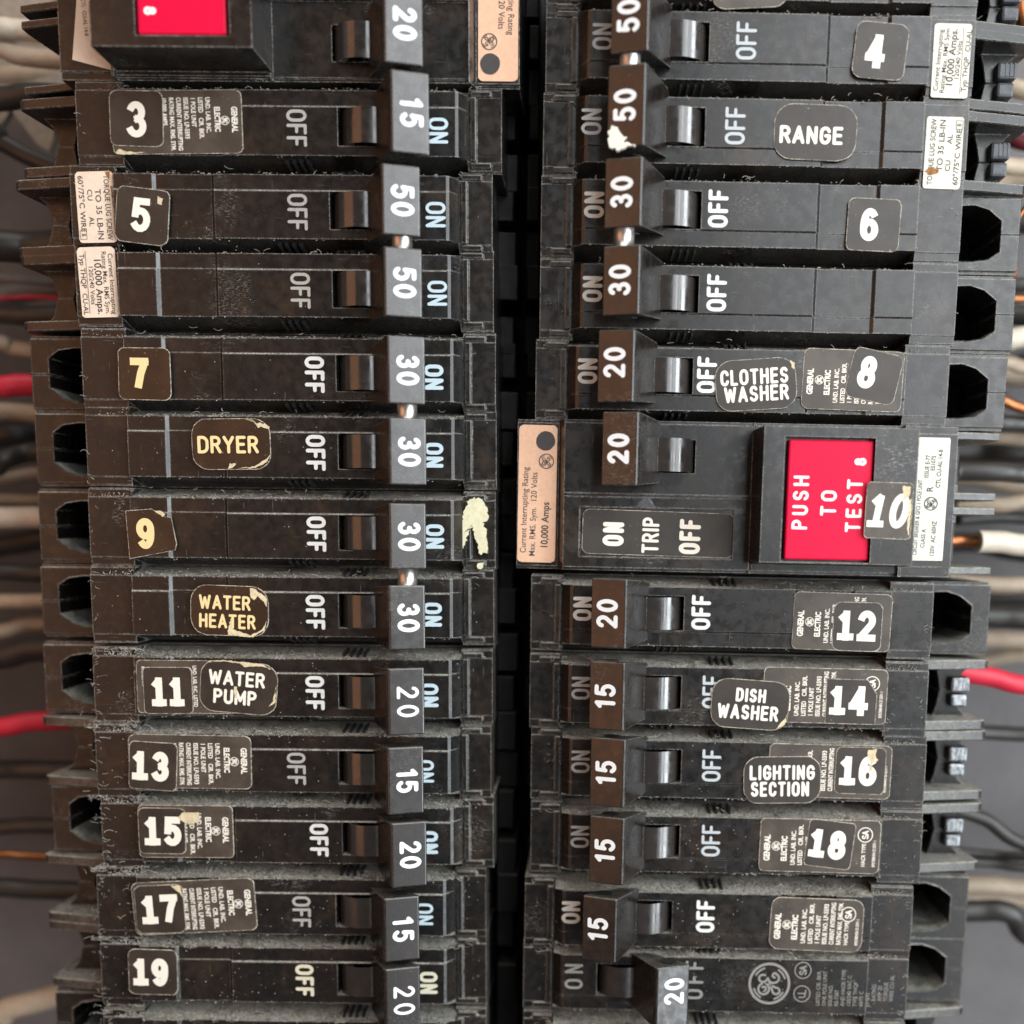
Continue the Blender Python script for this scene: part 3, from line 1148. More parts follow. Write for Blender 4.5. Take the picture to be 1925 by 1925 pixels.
def gfci_case():
    bm = bmesh.new()
    bx0, bx1 = gx(1432, GZ), gx(1722, GZ)
    rx0, rx1 = gx(1472, GZ), gx(1641, GZ)
    bt, bb = gy(802, GZ), gy(1060, GZ)
    rt, rb = gy(822, GZ), gy(1057, GZ)
    xs = [-3.20, -2.53, -2.44, -2.18, -1.13, -.36, .28, .55, bx0, rx0, rx1, bx1, bx1 + .05, 3.80]
    ys = sorted([-1.19, -1.14, bb - .05, bb, rb, -.97, -.18, -.02, .04, .38, .90, rt, bt, 1.14, 1.19])

    def H(i, j):
        x, y = (xs[i] + xs[i + 1]) / 2, (ys[j] + ys[j + 1]) / 2
        if x < -2.53:
            return -.34 if abs(y) > 1.14 else -.28
        if x < -2.44:
            return (-.28, -.05)
        if x > bx1 + .05:
            return -.10 if abs(y) < 1.03 else -.13
        if x > bx0:
            if x > bx1:
                return .05
            if not bb - .05 < y < bt:
                return -.05 if abs(y) < 1.14 else -.12
            if y < bb:
                return ('y', .2, GZ)
            if rx0 < x < rx1 and rb < y < rt:
                return GZ - .22
            return GZ
        if x > .55:
            return (-.05, GZ) if bb < y < bt else -.08
        if abs(y) > 1.14:
            return -.12
        if -1.13 < x < -.36 and .38 < y < .90:
            return -.8
        if -2.18 < x < .28 and -.97 < y < -.18:
            return -.11
        if -.02 < y < .04:
            return -.02
        if y > .04:
            return -.09
        return -.05

    terrain(bm, xs, ys, H, -2.6)
    bevel(bm, 0.016, 2)
    # small pointer above the trip mark
    slab(bm, [(-1.28, -.17), (-.98, -.17), (-1.13, .02)], -.06, -.038, 1)
    fix_up(bm, (1,))
    return mesh('ground_fault_case', bm, ['case', 'greylug'])


def gfci_housing():
    bm = bmesh.new()
    for y in (1.10, .12, -.12, -1.10):
        prism(bm, [(3.76, -.6), (4.72, -.85), (4.72, -1.05), (4.5, -2.8), (3.76, -2.8)], y - .06, y + .06)
    box(bm, 4.0, 4.3, .2, 1.0, -2.8, -1.6)
    box(bm, 3.78, 4.05, .16, .30, -2.0, -.75)
    box(bm, 3.78, 4.05, -.32, -.18, -2.0, -.75)
    box(bm, 4.0, 4.42, -1.0, -.2, -2.8, -2.0)
    bevel(bm, 0.015, 1)
    return mesh('terminal_housing', bm, ['case'])


def button_mesh():
    bm = bmesh.new()
    zt = GZ - .06
    box(bm, gx(1479, zt), gx(1638, zt), gy(1053, zt), gy(827, zt), GZ - .4, zt)
    bevel(bm, 0.03, 2)
    for s, px, py, h in (('PUSH', 1505, 946, .24), ('TO', 1558, 946, .24), ('TEST', 1606, 950, .24), ('8', 1614, 867, .18)):
        polys, _ = stroke_text(s, h, .042, track=.30 if s != '8' else 0, xs=.95)
        x, y = gx(px, zt), gy(py, zt)
        for poly, lev in polys:
            put(bm, [poly], lambda p: (x - p.y, y + p.x, zt + .004 + lev * .0006), 1)
    fix_up(bm, (1,))
    return mesh('test_button', bm, ['red', 'redink'])


g10 = thing('ground_fault_breaker', 'wide breaker with red PUSH TO TEST button and sticker 10', 'circuit breaker',
            G0 @ BACK, 'ground fault breakers with red buttons')
GM = pm(g10) @ Matrix.Translation((0, 0, 2.6))
part('case', gfci_case(), g10, GM)
part('terminal_housing', gfci_housing(), g10, GM)
part('test_button', button_mesh(), g10, GM)
hk20 = handle_mesh('20', .55)
hm = GM @ Matrix.Translation((-.72, .60, 0)) @ Matrix.Rotation(R(180), 4, 'Z')
part('toggle', hk20, g10, hm)
part('indicator_flag', FLAG, g10, hm)
sticker(g10, 'rating_label', 1010, 929, 72, 258, 1.4, 9, -.275, 'foil', 'blackink', [
    ('B', 'Current Interrupting Rating', -20, -112, 11.5, .004, 89, .90), ('B', 'Max. RMS. Sym.  120 Volts', -3, -118, 11.5, .004, 89, .90),
    ('B', '10,000 Amps', 21, -103, 13.5, .02, 89, .88), ('O', 'M', 16, 62, 27, 1, 90, 1)], torn=[(4, [(14 + 18 * math.cos(R(a)), 100 + 18 * math.sin(R(a))) for a in range(0, 360, 20)])], outline=False)
sticker(g10, 'position_plate', 1237, 1003, 282, 82, 2.0, 12, -.105, 'plateblack', 'cream', [
    ('R', 'ON', -84, -4, 40, 8.5, 90, .64), ('R', 'TRIP', -14, -4, 32, 5.5, 90, .80), ('R', 'OFF', 60, -4, 40, 8, 90, .66)])
frame_parts = list(g10.children)

g1 = thing('ground_fault_breaker', 'wide breaker cut off by the top edge, red button ending in an 8', 'circuit breaker',
           Matrix.Translation(P(575, -9, 0)) @ Matrix.Rotation(ROT['L'] + R(180), 4, 'Z') @ BACK, 'ground fault breakers with red buttons')
for ch in frame_parts:
    c = ch.copy()
    col.objects.link(c)
    c.parent = g1
    c.matrix_basis = ch.matrix_basis.copy()
sticker(g1, 'paper_label', 170, 60, 60, 150, 0, 3, -.09, 'pink', 'blackink', [
    ('B', 'CTL  CU-AL 14-8', -14, 62, 8, .006, -87, .85), ('B', 'E51075', 0, 8, 8, .006, -87, .85), ('B', 'ISSUE E-77', 14, 40, 8, .006, -87, .85)],
    poly=[(-36, -53), (-18, 90), (20, 90), (16, 2), (40, -68), (34, -72)], outline=False)

# ------------------------------------------------------------------ stickers on the left row
sticker(b3, 'rating_plate', 333, 230, 243, 118, -.6, 12, .004, 'plate', 'cream', plate_a(243, 118), torn=[[(-118, -57), (-112, -50), (-95, -55), (-60, -57), (-90, -60), (-114, -60)]])
sticker(b3, 'number_sticker', 257, 223, 98, 103, 1.5, 14, .017, lines=[('S', '3', 0, -2, 68, 13, 0, .85)], label='black sticker reading 3')
sticker(b5, 'torque_label', 181, 390, 70, 134, -1.3, 7, -.095, 'pink', 'blackink', torque(-90, 70, 134), torn=[(5, [(22, 66), (31, 66), (30, 50), (26, 56)]), (5, [(30, 40), (34, 38), (34, -10), (32, 0)])], outline=False)
sticker(b5, 'interrupting_label', 185, 531, 70, 132, -1.6, 7, -.095, 'pink', 'blackink', amps(-90, 70, 132), outline=False)
sticker(b5, 'number_sticker', 268, 406, 98, 102, 6.5, 14, .006, lines=[('S', '5', -3, 1, 64, 13, 0, .85)], torn=[[(27, 40), (38, 36), (36, 24), (27, 26)]], label='black sticker reading 5, corner chipped')
sticker(b7, 'number_sticker', 272, 703, 96, 96, 1, 12, .006, 'filmbrown', 'yellow', [('S', '7', -9, 0, 60, 14, 0, .85)], label='brown sticker reading 7 in yellow')
sticker(b7, 'appliance_sticker', 435, 835, 146, 94, 0, 30, .006, 'filmbrown', 'yellow', [('R', 'DRYER', -6, -1, 33, 5.8, 0, .94)],
        torn=[[(24, 48), (40, 47), (48, 36), (52, 30), (58, 33), (72, 28), (74, 33), (56, 41), (50, 38), (42, 46)], [(-8, -47), (2, -44), (8, -37), (-4, -36)], [(10, -46), (44, -45), (66, -34), (72, -20), (62, -30), (42, -42)]], label='torn brown sticker reading DRYER')
sticker(b9, 'number_sticker', 283, 1004, 92, 90, 0, 8, .006, 'filmbrown', 'yellow', [('S', '9', -9, 1, 58, 13, 0, .85)], poly=[(-44, 43), (4, 46), (26, 33), (40, 30), (48, -18), (44, -30), (-40, -46)], torn=[[(10, 44), (24, 32), (30, 36), (22, 44)]], label='brown cut sticker reading 9')
sticker(b9, 'appliance_sticker', 432, 1148, 144, 92, 2.5, 30, .006, 'filmbrown', 'yellow', [('R', 'WATER', -9, 15, 27, 4.8, 0, .88), ('R', 'HEATER', -4, -20, 27, 4.8, 0, .86)],
        torn=[[(38, 44), (50, 42), (70, 26), (70, 10), (62, 22), (52, 30), (46, 22), (40, 26)], [(-4, -46), (2, -14), (5, -14), (6, -34), (40, -45), (62, -32), (70, -14), (66, -34), (44, -48)]], label='brown sticker reading WATER HEATER, edge torn')
sticker(b11, 'rating_plate', 350, 1291, 182, 98, .4, 8, .004, 'plate', 'cream', [('B', 'UND. LAB. INC. LISTED', 14, 40, 7.5, .018, -90, .72), ('B', 'RPI578BIHIN', -82, 38, 6, .012, -90, .8)])
sticker(b11, 'number_sticker', 316, 1298, 90, 86, 0, 8, .017, lines=[('S', 'ii', 0, -2, 56, 13, 0, .76)], label='black sticker reading 11')
sticker(b11, 'appliance_sticker', 449, 1293, 143, 94, 5, 28, .017, 'film', 'cream', [('R', 'WATER', -4, 17, 28, 5.2, 0, .95), ('R', 'PUMP', -6, -18, 28, 5.4, 0, .96)],
        torn=[[(-60, 44), (-20, 47), (0, 46), (10, 40), (40, 44), (60, 40), (40, 48), (-30, 49)], [(70, 10), (66, -20), (58, -32), (70, -22)], [(-8, 2), (-3, 2), (-2, -18), (-7, -20)]], label='black sticker reading WATER PUMP, edge torn')
sticker(b13, 'rating_plate', 358, 1432, 228, 98, 1, 12, .004, 'plate', 'cream', plate_a(228, 98))
sticker(b13, 'number_sticker', 288, 1440, 88, 88, 4, 10, .017, lines=[('S', 'i3', -4, 0, 56, 13, 0, .88)], label='black sticker reading 13')
sticker(b15, 'rating_plate', 350, 1563, 175, 96, 0.5, 8, .004, 'plate', 'cream', plate_a(175, 96)[:7])
sticker(b15, 'number_sticker', 305, 1562, 86, 84, 1, 10, .017, lines=[('S', 'i5', 2, 0, 55, 13, 0, .88)], torn=[[(30, 26), (40, 36), (58, 36), (70, 38), (70, 18), (50, 14), (38, 20)]], label='black sticker reading 15, corner torn')
sticker(b17, 'rating_plate', 366, 1704, 228, 96, -2.5, 12, .004, 'plate', 'cream', plate_a(228, 96))
sticker(b17, 'number_sticker', 301, 1709, 90, 88, -2, 12, .017, lines=[('S', 'i7', 0, 0, 55, 13, 0, .88)], torn=[[(24, 44), (42, 44), (45, 20), (40, 30)]], label='black sticker reading 17')
sticker(b19, 'number_sticker', 288, 1827, 90, 83, 1.5, 12, .006, lines=[('S', 'i9', -4, 0, 52, 13, 0, .88)], label='black sticker reading 19')

# ------------------------------------------------------------------ stickers on the right row
sticker(b2, 'plain_sticker', 1410, -14, 140, 56, -3, 24, .006, 'plate', 'cream')
sticker(b4, 'number_sticker', 1655, 96, 96, 104, 5.5, 16, .006, lines=[('S', '4', -10, -2, 64, 15, 0, .72)], label='black sticker reading 4')
sticker(b4, 'appliance_sticker', 1533, 249, 153, 103, 2, 34, .006, lines=[('R', 'RANGE', -8, -6, 34, 6.4, 0, .92)], label='black rounded sticker reading RANGE')
sticker(b4, 'interrupting_label', 1788, 115, 70, 140, 1.5, 6, -.095, 'paper', 'blackink', amps(88, 70, 140), outline=False)
sticker(b4, 'torque_label', 1773, 288, 70, 136, 1.5, 6, -.095, 'paper', 'blackink', torque(89, 70, 136), torn=[(5, [(-34, -36), (-20, -42), (-8, -38), (-6, -33), (-22, -28)])], outline=False)
sticker(b6, 'number_sticker', 1642, 423, 97, 97, 2.5, 12, .006, lines=[('S', '6', -8, 0, 62, 13, 0, .80)], label='black sticker reading 6')
sticker(b8, 'rating_plate', 1603, 715, 186, 112, 2.5, 12, .004, 'plate', 'cream', plate_b(186, 112, 7, False))
sticker(b8, 'number_sticker', 1643, 707, 92, 94, 13, 14, .017, lines=[('S', '8', -14, 4, 62, 13, 0, .78)], label='black crooked sticker reading 8')
sticker(b8, 'appliance_sticker', 1421, 723, 150, 94, -3.5, 30, .017, lines=[('R', 'CLOTHES', -3, 15, 30, 5.4, 0, .76), ('R', 'WASHER', 0, -17, 30, 5.4, 0, .80)], torn=[[(66, 42), (74, 36), (73, 24), (68, 28)]], label='black rounded sticker reading CLOTHES WASHER')
sticker(g10, 'number_sticker', 1671, 960, 86, 104, 2, 8, GZ + .006, 'plate', 'cream', [('I', 'i0', -4, 0, 66, 12.5, 0, .78)], torn=[[(22, 47), (38, 46), (36, 30), (26, 20), (24, 34)], [(36, 20), (41, 24), (40, -46), (36, -30)]], label='black sticker reading 10')
sticker(g10, 'paper_label', 1748, 939, 62, 232, 1.6, 3, -.09, 'paper', 'blackink', [
    ('B', 'CIRCUIT BREAKER & GFCI 1 POLE UNIT', -19, -106, 8, .006, 89, .72), ('B', 'CLASS A', -5, -92, 8, .006, 89, .85), ('B', 'ISSUE E-77', -6, 40, 8, .006, 89, .85),
    ('B', 'E51075', 5, 54, 8, .006, 89, .85), ('B', 'CTL CU-AL 14-8', 17, 22, 8.5, .006, 89, .85), ('B', '120V. AC 60HZ', 14, -108, 8.5, .006, 89, .85), ('O', 'M', 2, -8, 24, 1, 90, 1), ('B', 'R', 4, 14, 12, .01, 90, 1)], outline=False)
sticker(b12, 'rating_plate', 1583, 1169, 182, 106, 2.2, 10, .004, 'plate', 'cream', plate_b(182, 106, 7, False))
sticker(b12, 'number_sticker', 1612, 1178, 90, 90, 2, 14, .017, lines=[('S', 'i2', -2, 2, 58, 13, 0, .88)], label='black sticker reading 12')
sticker(b14, 'rating_plate', 1551, 1308, 230, 102, 1.5, 10, .004, 'plate', 'cream', plate_b(230, 102))
sticker(b14, 'number_sticker', 1600, 1318, 96, 84, 2, 12, .017, lines=[('S', 'i4', -5, 1, 56, 13, 0, .88)], poly=[(-47, 40), (28, 40), (47, 14), (46, -42), (-46, -42)], label='black sticker reading 14, corner cut')
sticker(b14, 'appliance_sticker', 1410, 1324, 144, 90, 4, 28, .017, lines=[('R', 'DISH', 0, 17, 26, 5.2, 0, .76), ('R', 'WASHER', -3, -15, 28, 5.3, 0, .80)], torn=[[(52, -44), (68, -34), (71, -14), (64, -26)]], label='black rounded sticker reading DISH WASHER')
sticker(b16, 'rating_plate', 1560, 1450, 228, 98, 1.5, 10, .004, 'plate', 'cream', plate_b(228, 98))
sticker(b16, 'number_sticker', 1617, 1449, 92, 86, 2, 10, .017, lines=[('S', 'i6', -4, 0, 56, 13, 0, .88)], torn=[[(12, 40), (28, 42), (26, 30), (32, 22), (20, 14), (24, 2), (16, 0), (18, 18), (12, 26)]], label='black sticker reading 16, chipped across the figure')
sticker(b16, 'appliance_sticker', 1470, 1466, 143, 86, -.5, 28, .017, lines=[('R', 'LIGHTING', 0, 14, 28, 5.3, 0, .78), ('R', 'SECTION', -4, -17, 28, 5.3, 0, .72)], label='black rounded sticker reading LIGHTING SECTION')
sticker(b18, 'rating_plate', 1541, 1590, 224, 98, 1.5, 10, .004, 'plate', 'cream', plate_b(224, 98))
sticker(b18, 'number_sticker', 1560, 1587, 86, 86, 7, 8, .017, lines=[('S', 'i8', -4, 0, 55, 13, 0, .88)], label='black tilted sticker reading 18')
sticker(b20, 'rating_plate', 1535, 1738, 172, 96, 2.5, 18, .004, 'plate', 'cream', plate_b(172, 96, 6))
# printing moulded on the newer breaker
sticker(b22, 'printed_marks', 1530, 1850, 230, 86, 1.2, 3, -.010, 'case', 'inkgrey', base=False, lines=[
    ('O', 'M', -84, 0, 74, 1, 90, 1), ('O', 'S', -22, 26, 30, 1, 90, 1), ('O', 'U', -22, -18, 30, 1, 90, 1)] +
    [('B', s, 12 + k * 11.6, -40, 7.5, .01, 90, .85) for k, s in enumerate(('LISTED CIR. BKR.', 'ONE POLE UNIT', 'ISSUE NO.', 'RE-7387', 'AND HACR TYPE', '120/240 VAC C', 'TYPE THQP', '60/75 C', 'E11592'))], outline=False)
sticker(b22, 'moulded_marks', 1665, 1850, 56, 70, 1.2, 3, -.112, 'case', 'inkgrey', base=False, lines=
        [('B', s, -18 + k * 11, -32, 8, .008, 90, .8) for k, s in enumerate(('RATING', 'AMP 20', 'TORQUE', 'WIRE CU AL'))], outline=False)

# cream paint splash across the end of breaker 9, and the rubbed tip of the lower 50 toggle


def splash(parent, name, pts, z, amp, mat='paint', seed=3):
    rr = random.Random(seed)
    bm = bmesh.new()
    for pl in pts:
        q = [P(x, y, z) for x, y in jag(pl, amp, rr)]
        a = [bm.verts.new((v.x, v.y, z - .07)) for v in q]
        b = [bm.verts.new((v.x + rr.uniform(-.003, .003), v.y, z + .012)) for v in q]
        f = bm.faces.new(b)
        n = len(a)
        for i in range(n):
            bm.faces.new((a[i], a[(i + 1) % n], b[(i + 1) % n], b[i]))
    bmesh.ops.recalc_face_normals(bm, faces=bm.faces[:])
    return part(name, mesh(name, bm, [mat]), parent, Matrix.Identity(4))


splash(b9, 'paint_splash', [[(884, 938), (900, 936), (914, 952), (917, 975), (906, 982), (914, 1000), (915, 1040), (904, 1042), (894, 1018), (888, 985), (880, 1000), (872, 1032), (864, 1028), (868, 990), (872, 960)], [(897, 1060), (910, 1058), (908, 1068), (899, 1070)]], -.222, 3)
splash(b4, 'rubbed_tip', [[(1143, 246), (1150, 236), (1160, 240), (1166, 250), (1178, 258), (1172, 266), (1196, 272), (1176, 278), (1160, 284), (1146, 276)]], .80, 2.5, 'paper', 5)

# ------------------------------------------------------------------ behind the breakers
bm = bmesh.new()
box(bm, -40, 40, -40, 40, -7.6, -7.0)
o = bpy.data.objects.new('back_wall', mesh('back_wall', bm, ['back']))
col.objects.link(o)
o.matrix_world = MW
o['kind'] = 'structure'
o['label'] = 'grey painted steel back of the enclosure'

bm = bmesh.new()
y0, y1 = P(960, 2100, -1).y, P(960, -200, -1).y
xc0, xc1 = P(850, 960, -1.4).x, P(1060, 960, -1.4).x
box(bm, xc0, xc1, y0, y1, -5.0, -3.0)
k = 0
cr = random.Random(4)
for row in range(-100, 2100, 76):
    row += cr.randint(-14, 14)
    for px0, px1, zz in ((934, 966 + 4 * (k % 3), -1.45 - cr.uniform(0, .4)), (994 - cr.randint(0, 8), 1014, -1.7 - cr.uniform(0, .4))):
        p0, p1 = P(px0, row + 64 + 5 * (k % 2), zz), P(px1, row, zz)
        box(bm, p0.x, p1.x, p0.y, p1.y, -3.1, zz)
    k += 1
bevel(bm, .02, 1)
single('bus_cover', mesh('bus_cover', bm, ['bus']), 'black bus bar cover deep in the gap between the two breaker rows', 'bus cover')

bm = bmesh.new()
pts = [P(x, y, -5.2) for x, y in ((-40, 300), (-40, -40), (98, -40), (95, 40), (82, 95), (128, 150), (92, 285), (70, 270), (20, 205))]
slab(bm, [(p.x, p.y) for p in pts][::-1], -5.4, -5.2)
fix_up(bm, (0,))
single('mounting_bracket', mesh('mounting_bracket', bm, ['bracket']), 'pale galvanised metal bracket behind the wires in the top left corner', 'bracket')

# wires: (colour, label, radius in pixels, depth, points)
WIRES = [
    ('wwhite', 'upper of two pale wires entering beside the cut-off red button breaker', 19, -3.6, [(-60, 52), (40, 56), (160, 66)]),
    ('wwhite', 'lower of two pale wires below the cut-off red button breaker', 19, -3.6, [(-60, 92), (40, 100), (170, 116)]),
    ('wblack', 'black wire running level into the breaker with sticker 3', 21, -3.2, [(-60, 184), (60, 182), (170, 186)]),
    ('wblack', 'black wire slanting down behind the breaker with sticker 3', 17, -4.0, [(-60, 248), (0, 270), (60, 300), (170, 345)]),
    ('wblack', 'thick black wire beside the torque label of breaker 5', 29, -3.4, [(-60, 462), (60, 462), (170, 455)]),
    ('wgrey', 'thin pale grey strands beside the lower pole of breaker 5', 8, -4.2, [(-60, 520), (30, 523), (150, 538)]),
    ('wred', 'hair-thin red wire beside the lower pole of breaker 5', 4, -4.2, [(-60, 558), (60, 562), (150, 562)]),
    ('wblack', 'black wire just under the hair-thin red wire', 19, -3.8, [(-60, 590), (60, 590), (170, 594)]),
    ('wtan', 'tan wire level with the lower edge of breaker 5', 15, -4.2, [(-60, 640), (30, 652), (150, 672)]),
    ('wred', 'thick red wire beside the breaker with sticker 7', 20, -3.0, [(-60, 722), (40, 722), (160, 722)]),
    ('wtan', 'tan wire between the red wire and the DRYER breaker', 16, -4.0, [(-60, 770), (40, 780), (160, 790)]),
    ('wblack', 'black wire beside the DRYER sticker row', 18, -3.8, [(-60, 876), (0, 868), (60, 852), (160, 846)]),
    ('wtan', 'tan wire under the DRYER row black wire', 10, -4.4, [(-60, 898), (60, 886), (160, 884)]),
    ('wtan', 'brownish wire above the breaker with sticker 9', 9, -4.6, [(-60, 932), (60, 934), (160, 938)]),
    ('wwhite', 'pale wire beside the breaker with sticker 9', 20, -3.6, [(-60, 972), (60, 972), (160, 976)]),
    ('wblack', 'dark wire just above the WATER HEATER row', 16, -3.8, [(-60, 1072), (60, 1074), (170, 1078)]),
    ('wtan', 'tan wire beside the WATER HEATER row', 14, -4.0, [(-60, 1136), (60, 1126), (170, 1122)]),
    ('wtan', 'tan wire lower of two beside the WATER HEATER row', 14, -4.2, [(-60, 1192), (60, 1176), (170, 1172)]),
    ('wblack', 'thick black wire beside the WATER PUMP row', 24, -3.6, [(-60, 1240), (60, 1222), (170, 1214)]),
    ('wred', 'red wire beside the breaker with sticker 13', 18, -3.2, [(-60, 1368), (60, 1362), (190, 1350)]),
    ('wblack', 'black wire beside the lower half of breaker 13', 18, -3.6, [(-60, 1446), (60, 1448), (190, 1452)]),
    ('wblack', 'black wire beside the breaker with sticker 15', 15, -3.6, [(-60, 1556), (60, 1556), (190, 1558)]),
    ('copper', 'bare copper wire under the breaker with sticker 15', 7, -3.6, [(-60, 1612), (60, 1614), (190, 1620)]),
    ('wblack', 'black wire beside the breaker with sticker 17', 18, -3.6, [(-60, 1672), (60, 1672), (190, 1676)]),
    ('wtan', 'tan wire rising to the black block under breaker 19', 21, -3.2, [(-60, 1922), (20, 1898), (120, 1866), (210, 1840)]),
    ('copper', 'bright copper conductor in the top right corner', 16, -3.0, [(1912, -30), (1920, 20), (1935, 70)]),
    ('wtan', 'pale wire behind the clamp beside sticker 4', 16, -4.0, [(1840, 120), (1880, 150), (1990, 175)]),
    ('maroon', 'dark red wire level with the RANGE sticker', 14, -4.4, [(1820, 250), (1890, 262), (1990, 272)]),
    ('wtan', 'pale wire under the RANGE row clamp', 15, -4.0, [(1800, 300), (1880, 306), (1990, 310)]),
    ('copper', 'curved copper wire hugging the housings of breaker 6', 4.5, -2.2, [(1935, 380), (1912, 420), (1905, 480), (1908, 515), (1890, 540)]),
    ('wblack', 'black wire beside the lower pole of breaker 6', 14, -4.2, [(1820, 530), (1880, 536), (1990, 540)]),
    ('copper', 'dull copper wire beside the lower pole of breaker 6', 8, -4.2, [(1820, 560), (1880, 562), (1990, 566)]),
    ('wwhite', 'pale wire level with the top of breaker 8', 19, -3.8, [(1820, 640), (1890, 640), (1990, 636)]),
    ('wtan', 'tan wire beside the breaker with sticker 8', 13, -4.2, [(1820, 682), (1890, 684), (1990, 688)]),
    ('copper', 'slanting bare copper wire beside breaker 8', 10, -3.6, [(1820, 738), (1880, 750), (1990, 780)]),
    ('wblack', 'black wire below the slanting copper wire', 16, -4.0, [(1820, 792), (1880, 794), (1990, 802)]),
    ('wtan', 'tan wire level with the top of the red button', 15, -4.4, [(1800, 818), (1880, 822), (1990, 832)]),
    ('wblack', 'black wire with a copper tip beside the red button', 18, -3.0, [(1800, 886), (1880, 888), (1990, 894)]),
    ('wtan', 'tan wire beside the cream label of breaker 10', 14, -4.2, [(1800, 944), (1880, 946), (1990, 942)]),
    ('wblack', 'dark brown wire under the tan wire of breaker 10', 12, -4.6, [(1800, 976), (1880, 976), (1990, 976)]),
    ('wwhite', 'white wire with a long stripped copper end beside breaker 10', 20, -2.6, [(1838, 1018), (1880, 1019), (1990, 1022)]),
    ('wtan', 'tan wire level with the top of breaker 12', 16, -4.4, [(1780, 1094), (1880, 1098), (1990, 1104)]),
    ('wblack', 'black wire beside the breaker with sticker 12', 21, -3.6, [(1780, 1158), (1880, 1160), (1990, 1164)]),
    ('wtan', 'tan wire under the black wire of breaker 12', 16, -4.6, [(1780, 1200), (1880, 1202), (1990, 1206)]),
    ('wred', 'red wire beside the breaker with sticker 14', 18, -2.6, [(1800, 1262), (1860, 1268), (1990, 1290)]),
    ('wblack', 'black wire level with the lower edge of breaker 14', 14, -3.6, [(1780, 1372), (1880, 1374), (1990, 1378)]),
    ('wblack', 'black wire slanting down from the clamp of breaker 18', 13, -2.9, [(1790, 1520), (1850, 1542), (1990, 1602)]),
    ('wblack', 'upper of two thin black wires below breaker 18', 9, -3.6, [(1770, 1596), (1860, 1604), (1990, 1606)]),
    ('wblack', 'lower of two thin black wires below breaker 18', 9, -3.4, [(1770, 1614), (1860, 1618), (1990, 1632)]),
    ('wtan', 'pale copper-coloured wire at the height of the plain rating plate', 17, -4.4, [(1750, 1664), (1860, 1664), (1990, 1668)]),
    ('wtan', 'brown wire under the pale one beside the plain rating plate', 12, -4.8, [(1750, 1694), (1860, 1690), (1990, 1700)]),
    ('wblack', 'thick black wire bending down at the lower right', 20, -3.4, [(1750, 1716), (1840, 1712), (1900, 1722), (1990, 1768)]),
]
DEEP = [('L', 150, 'wtan', 20), ('L', 560, 'wgrey', 18), ('L', 812, 'wblack', 24), ('L', 1030, 'wblack', 20),
        ('R', 350, 'wtan', 20), ('R', 420, 'wblack', 22), ('R', 600, 'wblack', 20), ('R', 664, 'wblack', 20), ('R', 712, 'wtan', 18), ('R', 850, 'wblack', 22), ('R', 916, 'wtan', 18),
        ('R', 1046, 'wblack', 18), ('R', 1126, 'wblack', 18), ('R', 1230, 'wtan', 14)]
KIND = {'wtan': 'tan', 'wblack': 'black', 'wgrey': 'grey'}
for q, (sd, y, mt, rd) in enumerate(DEEP):
    y2 = y + rnd.uniform(-26, 26)
    xs_ = (-80, 20, 90, 230) if sd == 'L' else (1990, 1900, 1830, 1720)
    near = {20: 'above the upper pale wire', 150: 'below the lower pale wire', 400: 'above the thick black wire of breaker 5', 560: 'behind the hair-thin red wire', 676: 'above the thick red wire', 812: 'above the DRYER row wire', 830: 'crossing the DRYER row',
            912: 'above the pale wire of breaker 9', 1004: 'just under the pale wire of breaker 9', 1030: 'midway down breaker 9', 1098: 'over the upper WATER HEATER wire', 1156: 'between the two tan WATER HEATER wires', 1260: 'under the thick WATER PUMP wire',
            1300: 'well under the WATER PUMP wire', 1500: 'between the wires of breakers 13 and 15', 350: 'behind the copper loop of breaker 6', 420: 'midway along the copper loop of breaker 6', 600: 'above the pale wire of breaker 8', 664: 'under the pale wire of breaker 8',
            712: 'above the slanting copper wire', 850: 'above the wire with a copper tip', 916: 'under the wire with a copper tip', 1046: 'under the stripped white wire', 1126: 'above the black wire of breaker 12', 1230: 'above the red wire of breaker 14', 1420: 'above the clamp of breaker 18'}[y]
    WIRES.append((mt, '%s wire lying deepest, %s' % (KIND[mt], near), rd, -5.4, [(xs_[0], y), (xs_[1], (y * 2 + y2) / 3), (xs_[2], y2), (xs_[3], y2)]))
for mat, lab, rad, z, pts in WIRES:
    if pts[0][0] < -20:                                             # run on well past the edge of the picture
        pts = [(-560, pts[0][1] + rnd.uniform(-40, 40))] + pts
    if pts[-1][0] > 1950:
        pts = pts + [(2480, pts[-1][1] + rnd.uniform(-40, 40))]
    if len(pts) > 2:
        pts = [q if i in (0, len(pts) - 1) else (q[0], q[1] + rnd.uniform(-5, 5)) for i, q in enumerate(pts)]
    p = smooth_path([P(x, y, z + (rnd.uniform(-.3, .1) if i else 0)) for i, (x, y) in enumerate(pts)])
    s = (P(pts[0][0] + 10, pts[0][1], z) - P(pts[0][0], pts[0][1], z)).length / 10
    nm = 'copper_wire' if mat == 'copper' else 'insulated_wire'
    bm = bmesh.new()
    tube(bm, p, rad * s * 1.03, 14)
    me = mesh(nm, bm, [mat])
    o = single(nm, me, lab, 'wire', Matrix.Identity(4), 'wires beside the breakers')
    o['_m'] = [v for row in Matrix.Identity(4) for v in row]
    if 'stripped' in lab or 'copper tip' in lab:
        bm = bmesh.new()
        e = P(pts[0][0] - (75 if 'stripped' in lab else 40), pts[0][1] - 2, z)
        tube(bm, [p[0] + (p[0] - e) * -.0, e], rad * s * (.55 if 'stripped' in lab else .5), 12)
        part('conductor', mesh('conductor', bm, ['copper']), o, Matrix.Identity(4))

# ------------------------------------------------------------------ lint and dust on the ledges
bm = bmesh.new()
lr = random.Random(21)


